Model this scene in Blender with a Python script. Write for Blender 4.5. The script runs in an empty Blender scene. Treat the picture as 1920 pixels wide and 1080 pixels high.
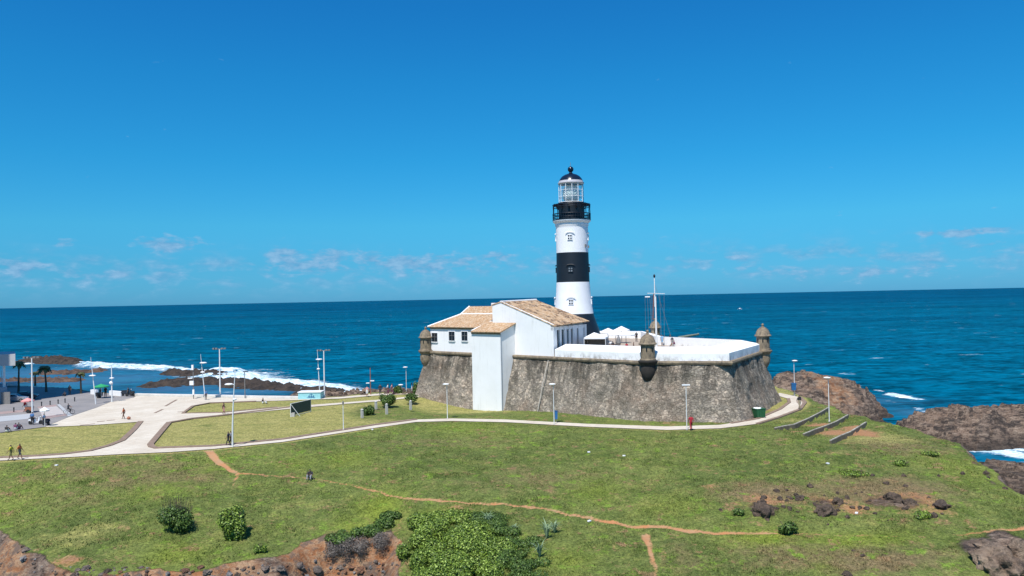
import bpy, bmesh, math, random
import numpy as np
from mathutils import Vector, Matrix, noise as mnoise
from mathutils.geometry import tessellate_polygon
random.seed(7); rng = np.random.default_rng(7)
S = bpy.context.scene; COL = S.collection
# ------------------------------------------------------------------ camera
F = 1493.0; HC = 25.0; PITCH = math.radians(0.71); ROLL = 0.0203
r0 = Vector((1, 0, 0)); fw = Vector((0, math.cos(PITCH), math.sin(PITCH))); up0 = Vector((0, -math.sin(PITCH), math.cos(PITCH)))
cr = r0 * math.cos(ROLL) - up0 * math.sin(ROLL); cu = r0 * math.sin(ROLL) + up0 * math.cos(ROLL)
cam = bpy.data.cameras.new('camera'); co = bpy.data.objects.new('camera', cam); COL.objects.link(co)
cam.lens = F / 1920 * 36; cam.sensor_width = 36; cam.clip_end = 200000; cam.clip_start = 0.5
bk = -fw
co.matrix_world = Matrix(((cr.x, cu.x, bk.x, 0), (cr.y, cu.y, bk.y, 0), (cr.z, cu.z, bk.z, HC), (0, 0, 0, 1)))
S.camera = co
def ray(px, py): return fw + cr * ((px - 960) / F) + cu * ((540 - py) / F)
def P(px, py, z=8.0):
    d = ray(px, py); t = (z - HC) / d.z; return Vector((d.x * t, d.y * t, z))
def D(px, py, dep):
    d = ray(px, py); t = dep / d.y; return Vector((d.x * t, dep, HC + d.z * t))
def RX(px, dep):  # lateral x of a column at horizon height
    return D(px, 557, dep).x
# ------------------------------------------------------------------ light
SUN_EL = math.radians(60); SUN_AZ = math.radians(21)   # azimuth measured from -Y towards -X
sd = Vector((-math.sin(SUN_AZ) * math.cos(SUN_EL), -math.cos(SUN_AZ) * math.cos(SUN_EL), math.sin(SUN_EL)))
sl = bpy.data.lights.new('sun', 'SUN'); sl.energy = 4.75; sl.angle = math.radians(0.53); sl.color = (1, 0.96, 0.9)
so = bpy.data.objects.new('sun', sl); COL.objects.link(so); so.rotation_euler = sd.to_track_quat('Z', 'Y').to_euler(); so.location = (0, 0, 80)
W = bpy.data.worlds.new('World'); S.world = W; W.use_nodes = True
S.view_settings.view_transform = 'Standard'; S.view_settings.look = 'None'; S.view_settings.gamma = 1; S.view_settings.exposure = 0.35
def world():
    nt = W.node_tree; N = nt.nodes; L = nt.links; N.clear()
    def m(op, a, b=None, c=None, clamp=False):
        n = N.new('ShaderNodeMath'); n.operation = op; n.use_clamp = clamp
        for i, v in enumerate((a, b, c)):
            if v is None: continue
            if isinstance(v, (int, float)): n.inputs[i].default_value = v
            else: L.new(v, n.inputs[i])
        return n.outputs[0]
    sky = N.new('ShaderNodeTexSky'); sky.sky_type = 'NISHITA'; sky.sun_disc = False
    sky.sun_elevation = SUN_EL; sky.sun_rotation = math.atan2(sd.x, sd.y); sky.altitude = 0
    sky.air_density = 1.0; sky.dust_density = 0.3; sky.ozone_density = 3.0
    tc = N.new('ShaderNodeTexCoord'); sp = N.new('ShaderNodeSeparateXYZ'); L.new(tc.outputs['Generated'], sp.inputs[0])
    # saturate and deepen the sky with height, as the clear tropical noon sky of the photograph
    el = m('ARCSINE', sp.outputs[2]); az = m('ARCTAN2', sp.outputs[0], sp.outputs[1])
    hs = N.new('ShaderNodeHueSaturation'); hs.inputs['Saturation'].default_value = SKY_SAT; hs.inputs['Hue'].default_value = SKY_HUE; L.new(sky.outputs[0], hs.inputs['Color'])
    rp = N.new('ShaderNodeValToRGB'); L.new(m('MULTIPLY', el, 1 / 0.62), rp.inputs[0])
    cr_ = rp.color_ramp; cr_.elements[0].position = 0.0; cr_.elements[0].color = SKYR[0][1]; cr_.elements[1].position = SKYR[-1][0]; cr_.elements[1].color = SKYR[-1][1]
    for p_, c_ in SKYR[1:-1]:
        e = cr_.elements.new(p_); e.color = c_
    mul = N.new('ShaderNodeMix'); mul.data_type = 'RGBA'; mul.blend_type = 'MULTIPLY'; mul.inputs[0].default_value = 1; L.new(hs.outputs[0], mul.inputs[6]); L.new(rp.outputs[0], mul.inputs[7])
    # low cumulus near the horizon, fixed in direction
    cv = N.new('ShaderNodeCombineXYZ'); L.new(m('MULTIPLY', az, 1.0), cv.inputs[0]); L.new(m('MULTIPLY', el, 2.4), cv.inputs[1])
    def noise(sc, det, rough, dist=0.0):
        n = N.new('ShaderNodeTexNoise'); n.inputs['Scale'].default_value = sc; n.inputs['Detail'].default_value = det; n.inputs['Roughness'].default_value = rough
        n.inputs['Distortion'].default_value = dist; L.new(cv.outputs[0], n.inputs['Vector']); return n.outputs[0]
    n1 = noise(30, 6, 0.55, 0.15); n2 = noise(9, 3, 0.5); n3 = noise(60, 6, 0.65)
    tot = None
    for (px, py, rx, ry, a) in CL:
        v = ray(px, py).normalized(); e0 = math.asin(v.z); a0 = math.atan2(v.x, v.y)
        dx = m('MULTIPLY', m('SUBTRACT', az, a0), F / rx / 1.6); dy = m('MULTIPLY', m('SUBTRACT', el, e0), F / ry / 1.5)
        g = m('MULTIPLY', m('EXPONENT', m('MULTIPLY', m('ADD', m('MULTIPLY', dx, dx), m('MULTIPLY', dy, dy)), -1.0)), a)
        tot = g if tot is None else m('MAXIMUM', tot, g)
    thr = m('SUBTRACT', 0.74, m('MULTIPLY', tot, 0.45))
    den = m('MULTIPLY', m('SUBTRACT', m('ADD', n1, m('MULTIPLY', m('SUBTRACT', n3, 0.5), 0.25)), thr), 5.0, clamp=True)
    # far thin cloud bank low on the sea
    g = m('MULTIPLY', m('SUBTRACT', el, 0.037), 1 / 0.021); bank = m('EXPONENT', m('MULTIPLY', m('MULTIPLY', g, g), -1.0))
    d2 = m('MULTIPLY', m('MULTIPLY', m('MULTIPLY', m('SUBTRACT', m('ADD', n1, m('MULTIPLY', n2, 0.5)), 0.70), 4.0, clamp=True), bank), 0.8)
    den = m('MAXIMUM', m('MULTIPLY', den, 0.85), d2)
    den = m('MULTIPLY', den, m('GREATER_THAN', el, 0.0))
    cc = N.new('ShaderNodeMix'); cc.data_type = 'RGBA'; L.new(m('MULTIPLY', m('SUBTRACT', n3, 0.35), 2.4, clamp=True), cc.inputs[0])
    cc.inputs[6].default_value = (.80, 2.05, 3.55, 1); cc.inputs[7].default_value = (1.9, 3.25, 4.6, 1)
    mx = N.new('ShaderNodeMix'); mx.data_type = 'RGBA'; L.new(den, mx.inputs[0]); L.new(mul.outputs[2], mx.inputs[6]); L.new(cc.outputs[2], mx.inputs[7])
    bg = N.new('ShaderNodeBackground'); bg.inputs[1].default_value = 0.14; L.new(mx.outputs[2], bg.inputs[0])
    o = N.new('ShaderNodeOutputWorld'); L.new(bg.outputs[0], o.inputs[0])
SKY_SAT = 1.0; SKY_HUE = 0.5
SKYR = [(0.0, (.092, .355, .76, 1)), (0.076, (.089, .378, .654, 1)), (0.149, (.098, .455, .662, 1)), (0.276, (.064, .472, .693, 1)), (0.43, (.05, .476, .73, 1)), (.573, (.044, .453, .757, 1)), (1.0, (.2, .6, .9, 1))]
CL = [(315, 456, 46, 12, 1.0), (125, 454, 18, 8, .7), (575, 492, 70, 22, 1.05), (690, 488, 32, 18, .95), (795, 496, 75, 22, 1.0), (930, 486, 40, 18, .8), (40, 505, 60, 20, .8),
      (150, 515, 90, 14, .75), (1000, 462, 30, 5, .6), (1800, 437, 45, 6, .85), (1855, 431, 22, 6, .85), (1875, 458, 25, 8, .8), (1350, 484, 40, 8, .75), (1480, 500, 120, 14, .7),
      (1200, 451, 30, 5, .5), (1700, 505, 200, 20, .62), (1830, 468, 30, 7, .65), (1085, 480, 60, 8, .6)]
world()
# ------------------------------------------------------------------ materials
class NT:
    def __init__(s, name):
        s.mat = bpy.data.materials.new(name); s.mat.use_nodes = True; s.N = s.mat.node_tree.nodes; s.L = s.mat.node_tree.links
        s.b = s.N['Principled BSDF']; s.tc = s.N.new('ShaderNodeTexCoord')
    def setv(s, inp, v):
        if isinstance(v, (int, float)): inp.default_value = v
        elif isinstance(v, (tuple, list)): inp.default_value = v if len(v) == 4 or len(inp.default_value) == 3 else (*v, 1)
        else: s.L.new(v, inp)
    def m(s, op, a, b=None, c=None, clamp=False):
        n = s.N.new('ShaderNodeMath'); n.operation = op; n.use_clamp = clamp
        for i, v in enumerate((a, b, c)):
            if v is not None: s.setv(n.inputs[i], v)
        return n.outputs[0]
    def vec(s, scale=(1, 1, 1), rot=0.0, kind='Object'):
        mp = s.N.new('ShaderNodeMapping'); mp.inputs['Scale'].default_value = scale; mp.inputs['Rotation'].default_value = (0, 0, rot); s.L.new(s.tc.outputs[kind], mp.inputs[0]); return mp.outputs[0]
    def noise(s, sc, det=4, rough=0.55, vec=None, dist=0.0):
        n = s.N.new('ShaderNodeTexNoise'); n.inputs['Scale'].default_value = sc; n.inputs['Detail'].default_value = det; n.inputs['Roughness'].default_value = rough; n.inputs['Distortion'].default_value = dist
        s.L.new(vec if vec is not None else s.tc.outputs['Object'], n.inputs['Vector']); return n.outputs[0]
    def voro(s, sc, vec=None, feature='F1', out=0):
        n = s.N.new('ShaderNodeTexVoronoi'); n.feature = feature; n.inputs['Scale'].default_value = sc; s.L.new(vec if vec is not None else s.tc.outputs['Object'], n.inputs['Vector']); return n.outputs[out]
    def ramp(s, f, a, b, clamp=True):
        n = s.N.new('ShaderNodeMapRange'); n.inputs[1].default_value = a; n.inputs[2].default_value = b; n.clamp = clamp; s.setv(n.inputs[0], f); return n.outputs[0]
    def mix(s, f, a, b, mode='MIX'):
        n = s.N.new('ShaderNodeMix'); n.data_type = 'RGBA'; n.blend_type = mode; s.setv(n.inputs[0], f)
        s.setv(n.inputs[6], a); s.setv(n.inputs[7], b); return n.outputs[2]
    def attr(s, name, out='Fac'):
        n = s.N.new('ShaderNodeAttribute'); n.attribute_name = name; return n.outputs[out]
    def bump(s, h, st=0.5, dist=0.1):
        n = s.N.new('ShaderNodeBump'); n.inputs['Strength'].default_value = st; n.inputs['Distance'].default_value = dist; s.L.new(h, n.inputs['Height']); s.L.new(n.outputs[0], s.b.inputs['Normal']); return n
    def fin(s, color, rough=0.8, metal=0.0, spec=None):
        s.setv(s.b.inputs['Base Color'], color); s.setv(s.b.inputs['Roughness'], rough); s.b.inputs['Metallic'].default_value = metal
        if spec is not None: s.b.inputs['Specular IOR Level'].default_value = spec
        return s.mat
_mc = {}
def simple(name, c, rough=0.6, metal=0.0, var=0.25, sc=3.0, bump=0.0, c2=None, det=4):
    if name in _mc: return _mc[name]
    n = NT(name); f = n.ramp(n.noise(sc, det, 0.6), 0.3, 0.7)
    c2 = c2 if c2 else tuple(x * (1 - var) for x in c)
    col = n.mix(f, (*c, 1), (*c2, 1))
    if bump: n.bump(n.noise(sc * 6, 5, 0.65), bump, 0.05)
    _mc[name] = n.fin(col, rough, metal); return _mc[name]
def m_plaster():
    n = NT('white_plaster'); big = n.ramp(n.noise(0.35, 5, 0.6), 0.35, 0.75)
    st = n.ramp(n.noise(1.0, 6, 0.7, n.vec((2.2, 2.2, 0.25))), 0.55, 0.8)
    c = n.mix(big, (.80, .80, .79, 1), (.74, .74, .72, 1)); c = n.mix(n.m('MULTIPLY', st, 0.55), c, (.48, .47, .42, 1))
    n.bump(n.noise(5, 5, 0.6), 0.25, 0.04); return n.fin(c, 0.85)
def m_parapet():
    n = NT('stained_white_parapet'); st = n.ramp(n.noise(0.9, 7, 0.75, n.vec((1.2, 1.2, 0.7))), 0.46, 0.66)
    sp = n.N.new('ShaderNodeSeparateXYZ'); n.L.new(n.tc.outputs['Object'], sp.inputs[0])
    low = n.ramp(sp.outputs[2], 1.1, 0.0)
    c = n.mix(n.m('MULTIPLY', n.m('MULTIPLY', st, low), 1.0), (.8, .8, .79, 1), (.20, .18, .15, 1)); c = n.mix(n.m('MULTIPLY', n.ramp(n.noise(2.5, 6, .7), .5, .8), .25), c, (.5, .49, .46, 1))
    n.bump(n.noise(4, 5, 0.6), 0.3, 0.06); return n.fin(c, 0.85)
def m_stone():
    n = NT('fort_rubble_stone'); v = n.vec((1, 1, 1.35))
    wv = n.N.new('ShaderNodeVectorMath'); wv.operation = 'ADD'; n.L.new(v, wv.inputs[0])
    nn = n.N.new('ShaderNodeTexNoise'); nn.inputs['Scale'].default_value = 1.5; n.L.new(v, nn.inputs['Vector']); n.L.new(nn.outputs['Color'], wv.inputs[1])
    cell = n.N.new('ShaderNodeTexVoronoi'); cell.inputs['Scale'].default_value = 2.3; n.L.new(wv.outputs[0], cell.inputs['Vector'])
    hs = n.N.new('ShaderNodeSeparateColor'); n.L.new(cell.outputs['Color'], hs.inputs[0])
    edge = n.ramp(n.voro(2.3, wv.outputs[0], 'DISTANCE_TO_EDGE'), 0.0, 0.12)
    c = n.mix(hs.outputs[0], (.25, .22, .185, 1), (.45, .40, .335, 1))
    c = n.mix(n.ramp(hs.outputs[1], .72, .85), c, (.60, .52, .42, 1))
    c = n.mix(n.m('MULTIPLY', n.ramp(n.noise(0.16, 4, 0.6), .45, .62), .6), c, (.34, .24, .17, 1))
    c = n.mix(n.m('MULTIPLY', n.ramp(n.noise(0.3, 5, .6, n.vec((1, 1, 1), 1.0)), .45, .65), .6), c, (.20, .185, .15, 1))
    c = n.mix(n.m('MULTIPLY', n.m('SUBTRACT', 1.0, edge), .55), c, (.10, .085, .065, 1))
    # long run-off stains from under the cornice
    st = n.ramp(n.noise(1.0, 6, 0.72, n.vec((0.6, 0.6, 0.06))), 0.46, 0.53)
    sp = n.N.new('ShaderNodeSeparateXYZ'); n.L.new(n.tc.outputs['Object'], sp.inputs[0]); hi = n.ramp(sp.outputs[2], 1.5, 8.5)
    c = n.mix(n.m('MULTIPLY', n.m('MULTIPLY', st, n.m('ADD', n.m('MULTIPLY', hi, 0.8), 0.15)), 1.0), c, (.05, .048, .042, 1))
    pale = n.ramp(n.noise(1.0, 6, 0.7, n.vec((1.1, 1.1, 0.12), .5)), 0.56, 0.72)
    c = n.mix(n.m('MULTIPLY', pale, .6), c, (.50, .44, .35, 1))
    fine = n.noise(11, 5, .7); c = n.mix(.35, c, n.mix(n.ramp(fine, .35, .65), (.08, .07, .055, 1), (.5, .44, .36, 1)), 'OVERLAY')
    h = n.m('ADD', n.m('MULTIPLY', edge, 0.5), n.m('ADD', n.m('MULTIPLY', fine, .7), n.m('MULTIPLY', hs.outputs[0], .6))); n.bump(h, 0.8, 0.16)
    return n.fin(c, 0.95, spec=.2)
def m_trim():
    n = NT('weathered_trim_stone'); c = n.mix(n.ramp(n.noise(1.6, 6, .7), .35, .65), (.30, .235, .155, 1), (.13, .105, .08, 1))
    c = n.mix(n.ramp(n.noise(1.0, 5, .7, n.vec((2, 2, .3))), .55, .7), c, (.10, .085, .07, 1)); n.bump(n.noise(7, 5, .7), .6, .08); return n.fin(c, .9, spec=.2)
def m_tile():
    n = NT('clay_roof_tiles'); a = n.attr('roofu'); v = n.attr('roofv')
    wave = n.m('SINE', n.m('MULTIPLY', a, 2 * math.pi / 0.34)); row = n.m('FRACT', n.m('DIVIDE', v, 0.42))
    col = n.mix(n.ramp(n.noise(2.2, 6, .7), .40, .60), (.60, .34, .16, 1), (.80, .62, .42, 1))
    col = n.mix(n.m('MULTIPLY', n.ramp(n.noise(5, 4, .7), .5, .62), n.m('SUBTRACT', 1.0, n.attr('worn'))), col, (.30, .16, .09, 1))
    pat = n.m('MULTIPLY', n.ramp(n.noise(0.5, 4, .6), .48, .56), n.ramp(n.noise(2.6, 4, .7), .44, .54))
    col = n.mix(n.m('MULTIPLY', pat, n.attr('worn')), col, (.11, .065, .045, 1))
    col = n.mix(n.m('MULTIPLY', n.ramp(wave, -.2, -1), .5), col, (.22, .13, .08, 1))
    n.bump(n.m('ADD', wave, n.m('ADD', row, n.m('MULTIPLY', n.noise(4, 4), 1.2))), .9, .09); return n.fin(col, .9, spec=.2)
def m_terrain():
    n = NT('ground_cover'); rock = n.attr('rock'); dirt = n.attr('dirt'); lawn = n.attr('lawn'); lush = n.attr('lush'); trail = n.attr('trail'); clay = n.attr('clay'); dry = n.attr('dry'); ti = n.attr('tint')
    f1 = n.noise(0.10, 5, .6); f2 = n.noise(.55, 6, .7); f3 = n.noise(4.5, 5, .75); f4 = n.noise(14, 4, .75)
    g = n.mix(n.ramp(f1, .35, .65), (.088, .114, .035, 1), (.138, .160, .050, 1))
    g = n.mix(n.m('MULTIPLY', n.ramp(f2, .5, .68), .75), g, (.185, .19, .058, 1))
    g = n.mix(n.m('MULTIPLY', n.ramp(n.noise(.38, 6, .7, n.vec((1, 1, 1), 2.0)), .48, .66), .7), g, (.058, .088, .018, 1))
    g = n.mix(n.m('MULTIPLY', n.ramp(n.noise(.9, 6, .75, n.vec((1, 1, 1), 1.2)), .56, .7), .6), g, (.195, .15, .08, 1))
    g = n.mix(n.m('MULTIPLY', lush, .9), g, (.165, .20, .032, 1))
    g = n.mix(n.ramp(n.m('ADD', dry, n.m('MULTIPLY', n.m('SUBTRACT', f2, .5), 1.6)), .3, .9), g, (.165, .125, .072, 1))
    g = n.mix(n.m('MULTIPLY', n.ramp(n.noise(.42, 7, .78, n.vec((1, 1, 1), 3.3)), .575, .64), .75), g, (.23, .145, .085, 1)); g = n.mix(n.m('MULTIPLY', n.ramp(n.noise(.6, 6, .72, n.vec((1, 1, 1), 4.1)), .57, .66), .8), g, (.14, .21, .035, 1))
    lw = n.mix(n.ramp(n.noise(.25, 5, .6), .35, .65), (.235, .220, .080, 1), (.295, .26, .108, 1))
    g = n.mix(n.m('MULTIPLY', n.ramp(n.noise(.42, 7, .78, n.vec((1, 1, 1), 3.3)), .575, .64), .75), g, (.23, .145, .085, 1)); g = n.mix(n.m('MULTIPLY', n.ramp(n.noise(.6, 6, .72, n.vec((1, 1, 1), 4.1)), .57, .66), .8), g, (.14, .21, .035, 1))
    lw = n.mix(n.m('MULTIPLY', n.ramp(n.noise(.35, 5, .6, n.vec((.5, 1.6, 1))), .56, .66), .6), lw, (.105, .14, .04, 1))
    g = n.mix(n.ramp(n.m('ADD', lawn, n.m('MULTIPLY', n.m('SUBTRACT', f2, .5), .5)), .35, .65), g, lw)
    # grain of the sward
    f5 = n.noise(1.6, 5, .75, n.vec((1, 1, 1), 2.6)); g = n.mix(.5, g, n.mix(n.ramp(f5, .36, .64), (.24, .27, .2, 1), (.76, .74, .64, 1)), 'OVERLAY')
    g = n.mix(.65, g, n.mix(n.ramp(f3, .38, .62), (.2, .22, .2, 1), (.8, .8, .76, 1)), 'OVERLAY')
    g = n.mix(.6, g, n.mix(n.ramp(f4, .36, .64), (.2, .2, .2, 1), (.8, .8, .8, 1)), 'OVERLAY')
    g = n.mix(n.ramp(ti, -1, 1), n.mix(.5, g, (.35, .35, .35, 1), 'OVERLAY'), n.mix(.5, g, (.68, .68, .6, 1), 'OVERLAY'))
    soil = n.mix(n.ramp(n.noise(1.3, 5, .7), .35, .65), (.36, .175, .075, 1), (.27, .145, .08, 1)); soil = n.mix(n.ramp(f3, .5, .75), soil, (.42, .28, .16, 1))
    dm = n.ramp(n.m('ADD', dirt, n.m('MULTIPLY', n.m('SUBTRACT', n.m('ADD', n.m('MULTIPLY', f2, .6), n.m('MULTIPLY', f3, .5)), .55), 2.2)), .55, .85)
    g = n.mix(dm, g, soil)
    tm = n.ramp(n.m('ADD', trail, n.m('MULTIPLY', n.m('SUBTRACT', f3, .5), .55)), .42, .6)
    g = n.mix(tm, g, n.mix(n.ramp(f2, .35, .65), (.46, .20, .085, 1), (.40, .25, .14, 1)))
    # rock
    wv = n.vec((.35, 1, 1.2), .5); ra = n.noise(.35, 7, .7); rb = n.noise(1.6, 7, .75, wv); rc = n.noise(6, 5, .75)
    r = n.mix(n.ramp(ra, .42, .58), (.075, .058, .048, 1), (.20, .14, .105, 1)); r = n.mix(n.ramp(rb, .5, .62), r, (.29, .22, .165, 1)); r = n.mix(n.m('MULTIPLY', n.ramp(rb, .49, .40), .9), r, (.035, .03, .028, 1))
    r = n.mix(n.ramp(rc, .6, .78), r, (.36, .29, .22, 1)); r = n.mix(.6, r, n.mix(n.ramp(rc, .3, .7), (.18, .18, .18, 1), (.8, .8, .8, 1)), 'OVERLAY')
    wet = n.attr('wet'); r = n.mix(n.m('MULTIPLY', wet, .7), r, (.030, .025, .022, 1))
    cl = n.mix(n.ramp(rb, .42, .58), (.33, .14, .06, 1), (.42, .27, .16, 1)); cl = n.mix(n.ramp(rc, .54, .64), cl, (.17, .08, .045, 1)); cl = n.mix(n.ramp(n.noise(.7, 6, .7), .5, .6), cl, (.17, .12, .09, 1))
    r = n.mix(n.ramp(n.m('ADD', clay, n.m('MULTIPLY', n.m('SUBTRACT', ra, .5), 1.2)), .4, .7), r, cl)
    rm = n.ramp(n.m('ADD', rock, n.m('MULTIPLY', n.m('SUBTRACT', n.m('ADD', n.m('MULTIPLY', f2, .6), n.m('MULTIPLY', f3, .4)), .5), 1.0)), .42, .58)
    c = n.mix(rm, g, r)
    h = n.m('ADD', n.m('ADD', n.m('MULTIPLY', f3, .55), n.m('MULTIPLY', f4, .35)), n.m('MULTIPLY', n.m('ADD', n.m('MULTIPLY', rb, 2.6), rc), rm)); n.bump(h, .75, .22)
    n.b.inputs['Specular IOR Level'].default_value = .15
    return n.fin(c, .92)
def m_rock(name='shore_rock', a=(.075, .055, .045), b=(.23, .16, .11), sc=1.0):
    n = NT(name); ra = n.noise(.5 * sc, 7, .7); rb = n.noise(2.2 * sc, 7, .75, n.vec((.4, 1, 1.2), .4)); rc = n.noise(9 * sc, 5, .75)
    r = n.mix(n.ramp(ra, .38, .62), (*a, 1), (*b, 1)); r = n.mix(n.m('MULTIPLY', n.ramp(rb, .5, .35), .8), r, (.035, .03, .027, 1)); r = n.mix(n.ramp(rc, .6, .75), r, (b[0] * 1.5, b[1] * 1.5, b[2] * 1.5, 1))
    n.bump(n.m('ADD', rb, n.m('MULTIPLY', rc, .5)), 1.0, .35 / sc); return n.fin(r, .85, spec=.25)
def m_sea():
    n = NT('sea_water'); foam = n.attr('foam'); sh = n.attr('shallow'); tc = n.vec((.45, 1, 1), .1)
    sp = n.N.new('ShaderNodeSeparateXYZ'); n.L.new(n.tc.outputs['Object'], sp.inputs[0])
    w1 = n.noise(.12, 3, .5, tc); w2 = n.noise(.55, 4, .6, tc); w3 = n.noise(2.2, 3, .6, tc); big = n.noise(.008, 4, .55, n.vec((.35, 1, 1)))
    mid = n.noise(.035, 5, .65, n.vec((.35, 1, 1)))
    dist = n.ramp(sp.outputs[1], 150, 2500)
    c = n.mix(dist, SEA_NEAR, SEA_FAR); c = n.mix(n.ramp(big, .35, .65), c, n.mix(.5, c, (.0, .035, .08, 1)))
    c = n.mix(n.m('MULTIPLY', n.ramp(mid, .5, .68), .45), c, (.002, .085, .16, 1))
    s1 = n.noise(.018, 5, .75, n.vec((.3, 1, 1), .1)); s2 = n.noise(.005, 5, .75, n.vec((.25, 1, 1), .1)); c = n.mix(n.m('MULTIPLY', n.m('ADD', .15, n.m('MULTIPLY', dist, .6)), 1.0), c, n.mix(n.ramp(n.m('ADD', n.m('MULTIPLY', s1, .5), n.m('MULTIPLY', s2, .5)), .42, .58), (.2, .2, .2, 1), (.8, .8, .8, 1)), 'OVERLAY'); rip = n.ramp(n.m('ADD', n.m('MULTIPLY', w2, .6), n.m('MULTIPLY', w1, .4)), .42, .58); c = n.mix(.7, c, n.mix(rip, (.12, .12, .12, 1), (.85, .85, .85, 1)), 'OVERLAY')
    shc = n.mix(n.ramp(n.noise(.09, 5, .6, n.vec((.4, 1, 1))), .4, .6), (.045, .115, .21, 1), (.04, .15, .24, 1)); c = n.mix(n.m('MULTIPLY', sh, .85), c, shc)
    fn = n.noise(.45, 10, .85, n.vec((.5, 1, 1)), 1.2); fn2 = n.noise(.25, 5, .6, n.vec((.6, 1, 1)))
    fm = n.ramp(n.m('ADD', foam, n.m('MULTIPLY', n.m('SUBTRACT', n.m('ADD', n.m('MULTIPLY', fn, .6), n.m('MULTIPLY', fn2, .4)), .5), 3.4)), .42, .75)
    cap = n.ramp(n.m('ADD', n.noise(.10, 2, .5, n.vec((.5, 1, 1), .3)), n.m('MULTIPLY', n.noise(.5, 5, .7, tc), .5)), .985, 1.03)
    fm = n.m('MULTIPLY', n.m('MAXIMUM', fm, n.m('MULTIPLY', cap, .5)), 1.0, clamp=True)
    c = n.mix(fm, c, n.mix(n.ramp(fn, .42, .6), (.20, .38, .48, 1), (.88, .9, .9, 1)))
    n.bump(n.m('ADD', n.m('ADD', n.m('MULTIPLY', w1, 1.3), n.m('MULTIPLY', w2, .8)), n.m('MULTIPLY', w3, .25)), .9, .5)
    n.b.inputs['IOR'].default_value = 1.33
    return n.fin(c, n.m('ADD', .45, n.m('MULTIPLY', fm, .4)), spec=SEA_SPEC)
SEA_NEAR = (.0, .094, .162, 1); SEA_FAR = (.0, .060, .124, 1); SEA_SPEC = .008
def m_leaf(name, c1, c2, c3=None):
    n = NT(name); r = n.attr('rnd'); c = n.mix(r, (*c1, 1), (*c2, 1))
    if c3: c = n.mix(n.ramp(r, .85, .9), c, (*c3, 1))
    n.b.inputs['Subsurface Weight'].default_value = 0.0
    return n.fin(c, .55, spec=.35)
def m_pave():
    n = NT('pale_paving'); f = n.noise(.3, 6, .65); f2 = n.noise(3, 5, .7)
    c = n.mix(n.ramp(f, .35, .65), (.52, .45, .36, 1), (.60, .54, .45, 1)); c = n.mix(n.m('MULTIPLY', n.ramp(f2, .5, .75), .4), c, (.40, .33, .25, 1))
    br = n.N.new('ShaderNodeTexBrick'); br.inputs['Scale'].default_value = 1.0; br.inputs['Brick Width'].default_value = 1.2; br.inputs['Row Height'].default_value = 1.2; br.inputs['Mortar Size'].default_value = .03
    br.inputs['Color1'].default_value = (1, 1, 1, 1); br.inputs['Color2'].default_value = (.93, .93, .92, 1); br.inputs['Mortar'].default_value = (.7, .68, .66, 1); n.L.new(n.vec((1, 1, 1), .6), br.inputs['Vector'])
    c = n.mix(.8, c, br.outputs[0], 'MULTIPLY'); n.bump(f2, .3, .03); return n.fin(c, .85, spec=.25)
def m_asph():
    n = NT('grey_asphalt_paving'); f = n.noise(.22, 6, .65); f2 = n.noise(5, 5, .7); c = n.mix(n.ramp(f, .35, .65), (.20, .19, .19, 1), (.27, .25, .24, 1)); c = n.mix(n.m('MULTIPLY', n.ramp(f2, .4, .8), .35), c, (.12, .12, .12, 1)); return n.fin(c, .9, spec=.25)
M = dict(plaster=m_plaster(), parapet=m_parapet(), stone=m_stone(), trim=m_trim(), tile=m_tile(), terrain=m_terrain(), rock=m_rock(), sea=m_sea(), pave=m_pave(), asph=m_asph(),
    boulder=m_rock('dark_boulder', (.06, .045, .035), (.17, .12, .085), 1.6),
    leaf=m_leaf('green_leaves', (.030, .062, .012), (.085, .15, .022), (.14, .21, .04)), leaf2=m_leaf('bright_leaves', (.03, .065, .008), (.19, .28, .03), (.32, .42, .09)), dead=m_leaf('dry_twigs', (.10, .085, .075), (.19, .16, .13)),
    black=simple('black_paint', (.008, .012, .018), .32, var=.3), white=simple('white_paint', (.8, .8, .8), .5, var=.06), polewhite=simple('pole_white', (.72, .73, .72), .45, var=.12),
    polegrey=simple('pole_grey', (.22, .21, .2), .6), dark=simple('dark_metal', (.03, .032, .035), .5), frame=simple('dark_opening', (.012, .014, .016), .35), wood=simple('weathered_wood', (.30, .2, .13), .8),
    glass=None, kerb=simple('brown_kerb_stone', (.26, .18, .13), .9, var=.35, sc=1.5), concrete=simple('concrete', (.48, .46, .42), .9, var=.25, sc=1.2, bump=.3), brick=simple('red_brick_carriage', (.36, .13, .07), .8),
    grey=simple('grey_render', (.42, .43, .44), .8, var=.12), green=simple('green_plastic', (.02, .12, .05), .45), gold=simple('floor_tile_terrace', (.42, .34, .26), .9, var=.3, sc=.8), trunk=simple('palm_bark', (.12, .09, .06), .9, sc=6), blue=simple('blue_plastic', (.02, .13, .33), .5),
    iron=simple('cannon_iron', (.10, .13, .10), .6), mastbrown=simple('mast_varnish', (.30, .12, .07), .5), redumb=simple('faded_red_canvas', (.72, .30, .28), .8), greenumb=simple('green_canvas', (.02, .32, .12), .7),
    turq=simple('turquoise_paint', (.30, .62, .66), .6, var=.15), rubber=simple('black_rubber', (.02, .02, .02), .8), net=simple('dark_green_net', (.045, .085, .075), .8, var=.4, sc=12), silver=simple('silver_car_paint', (.42, .43, .45), .3, .4), darkcar=simple('dark_car_paint', (.05, .06, .08), .3, .3))
g_ = NT('lantern_glass'); g_.b.inputs['Transmission Weight'].default_value = .85; g_.b.inputs['IOR'].default_value = 1.1; g_.b.inputs['Alpha'].default_value = .6; M['glass'] = g_.fin((.75, .85, .85, 1), .05)
g_ = NT('lens_glass'); g_.b.inputs['Transmission Weight'].default_value = .2; M['lens'] = g_.fin((.75, .83, .80, 1), .15)
g_ = NT('window_glass'); M['pane'] = g_.fin((.015, .02, .025, 1), .08)
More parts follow.
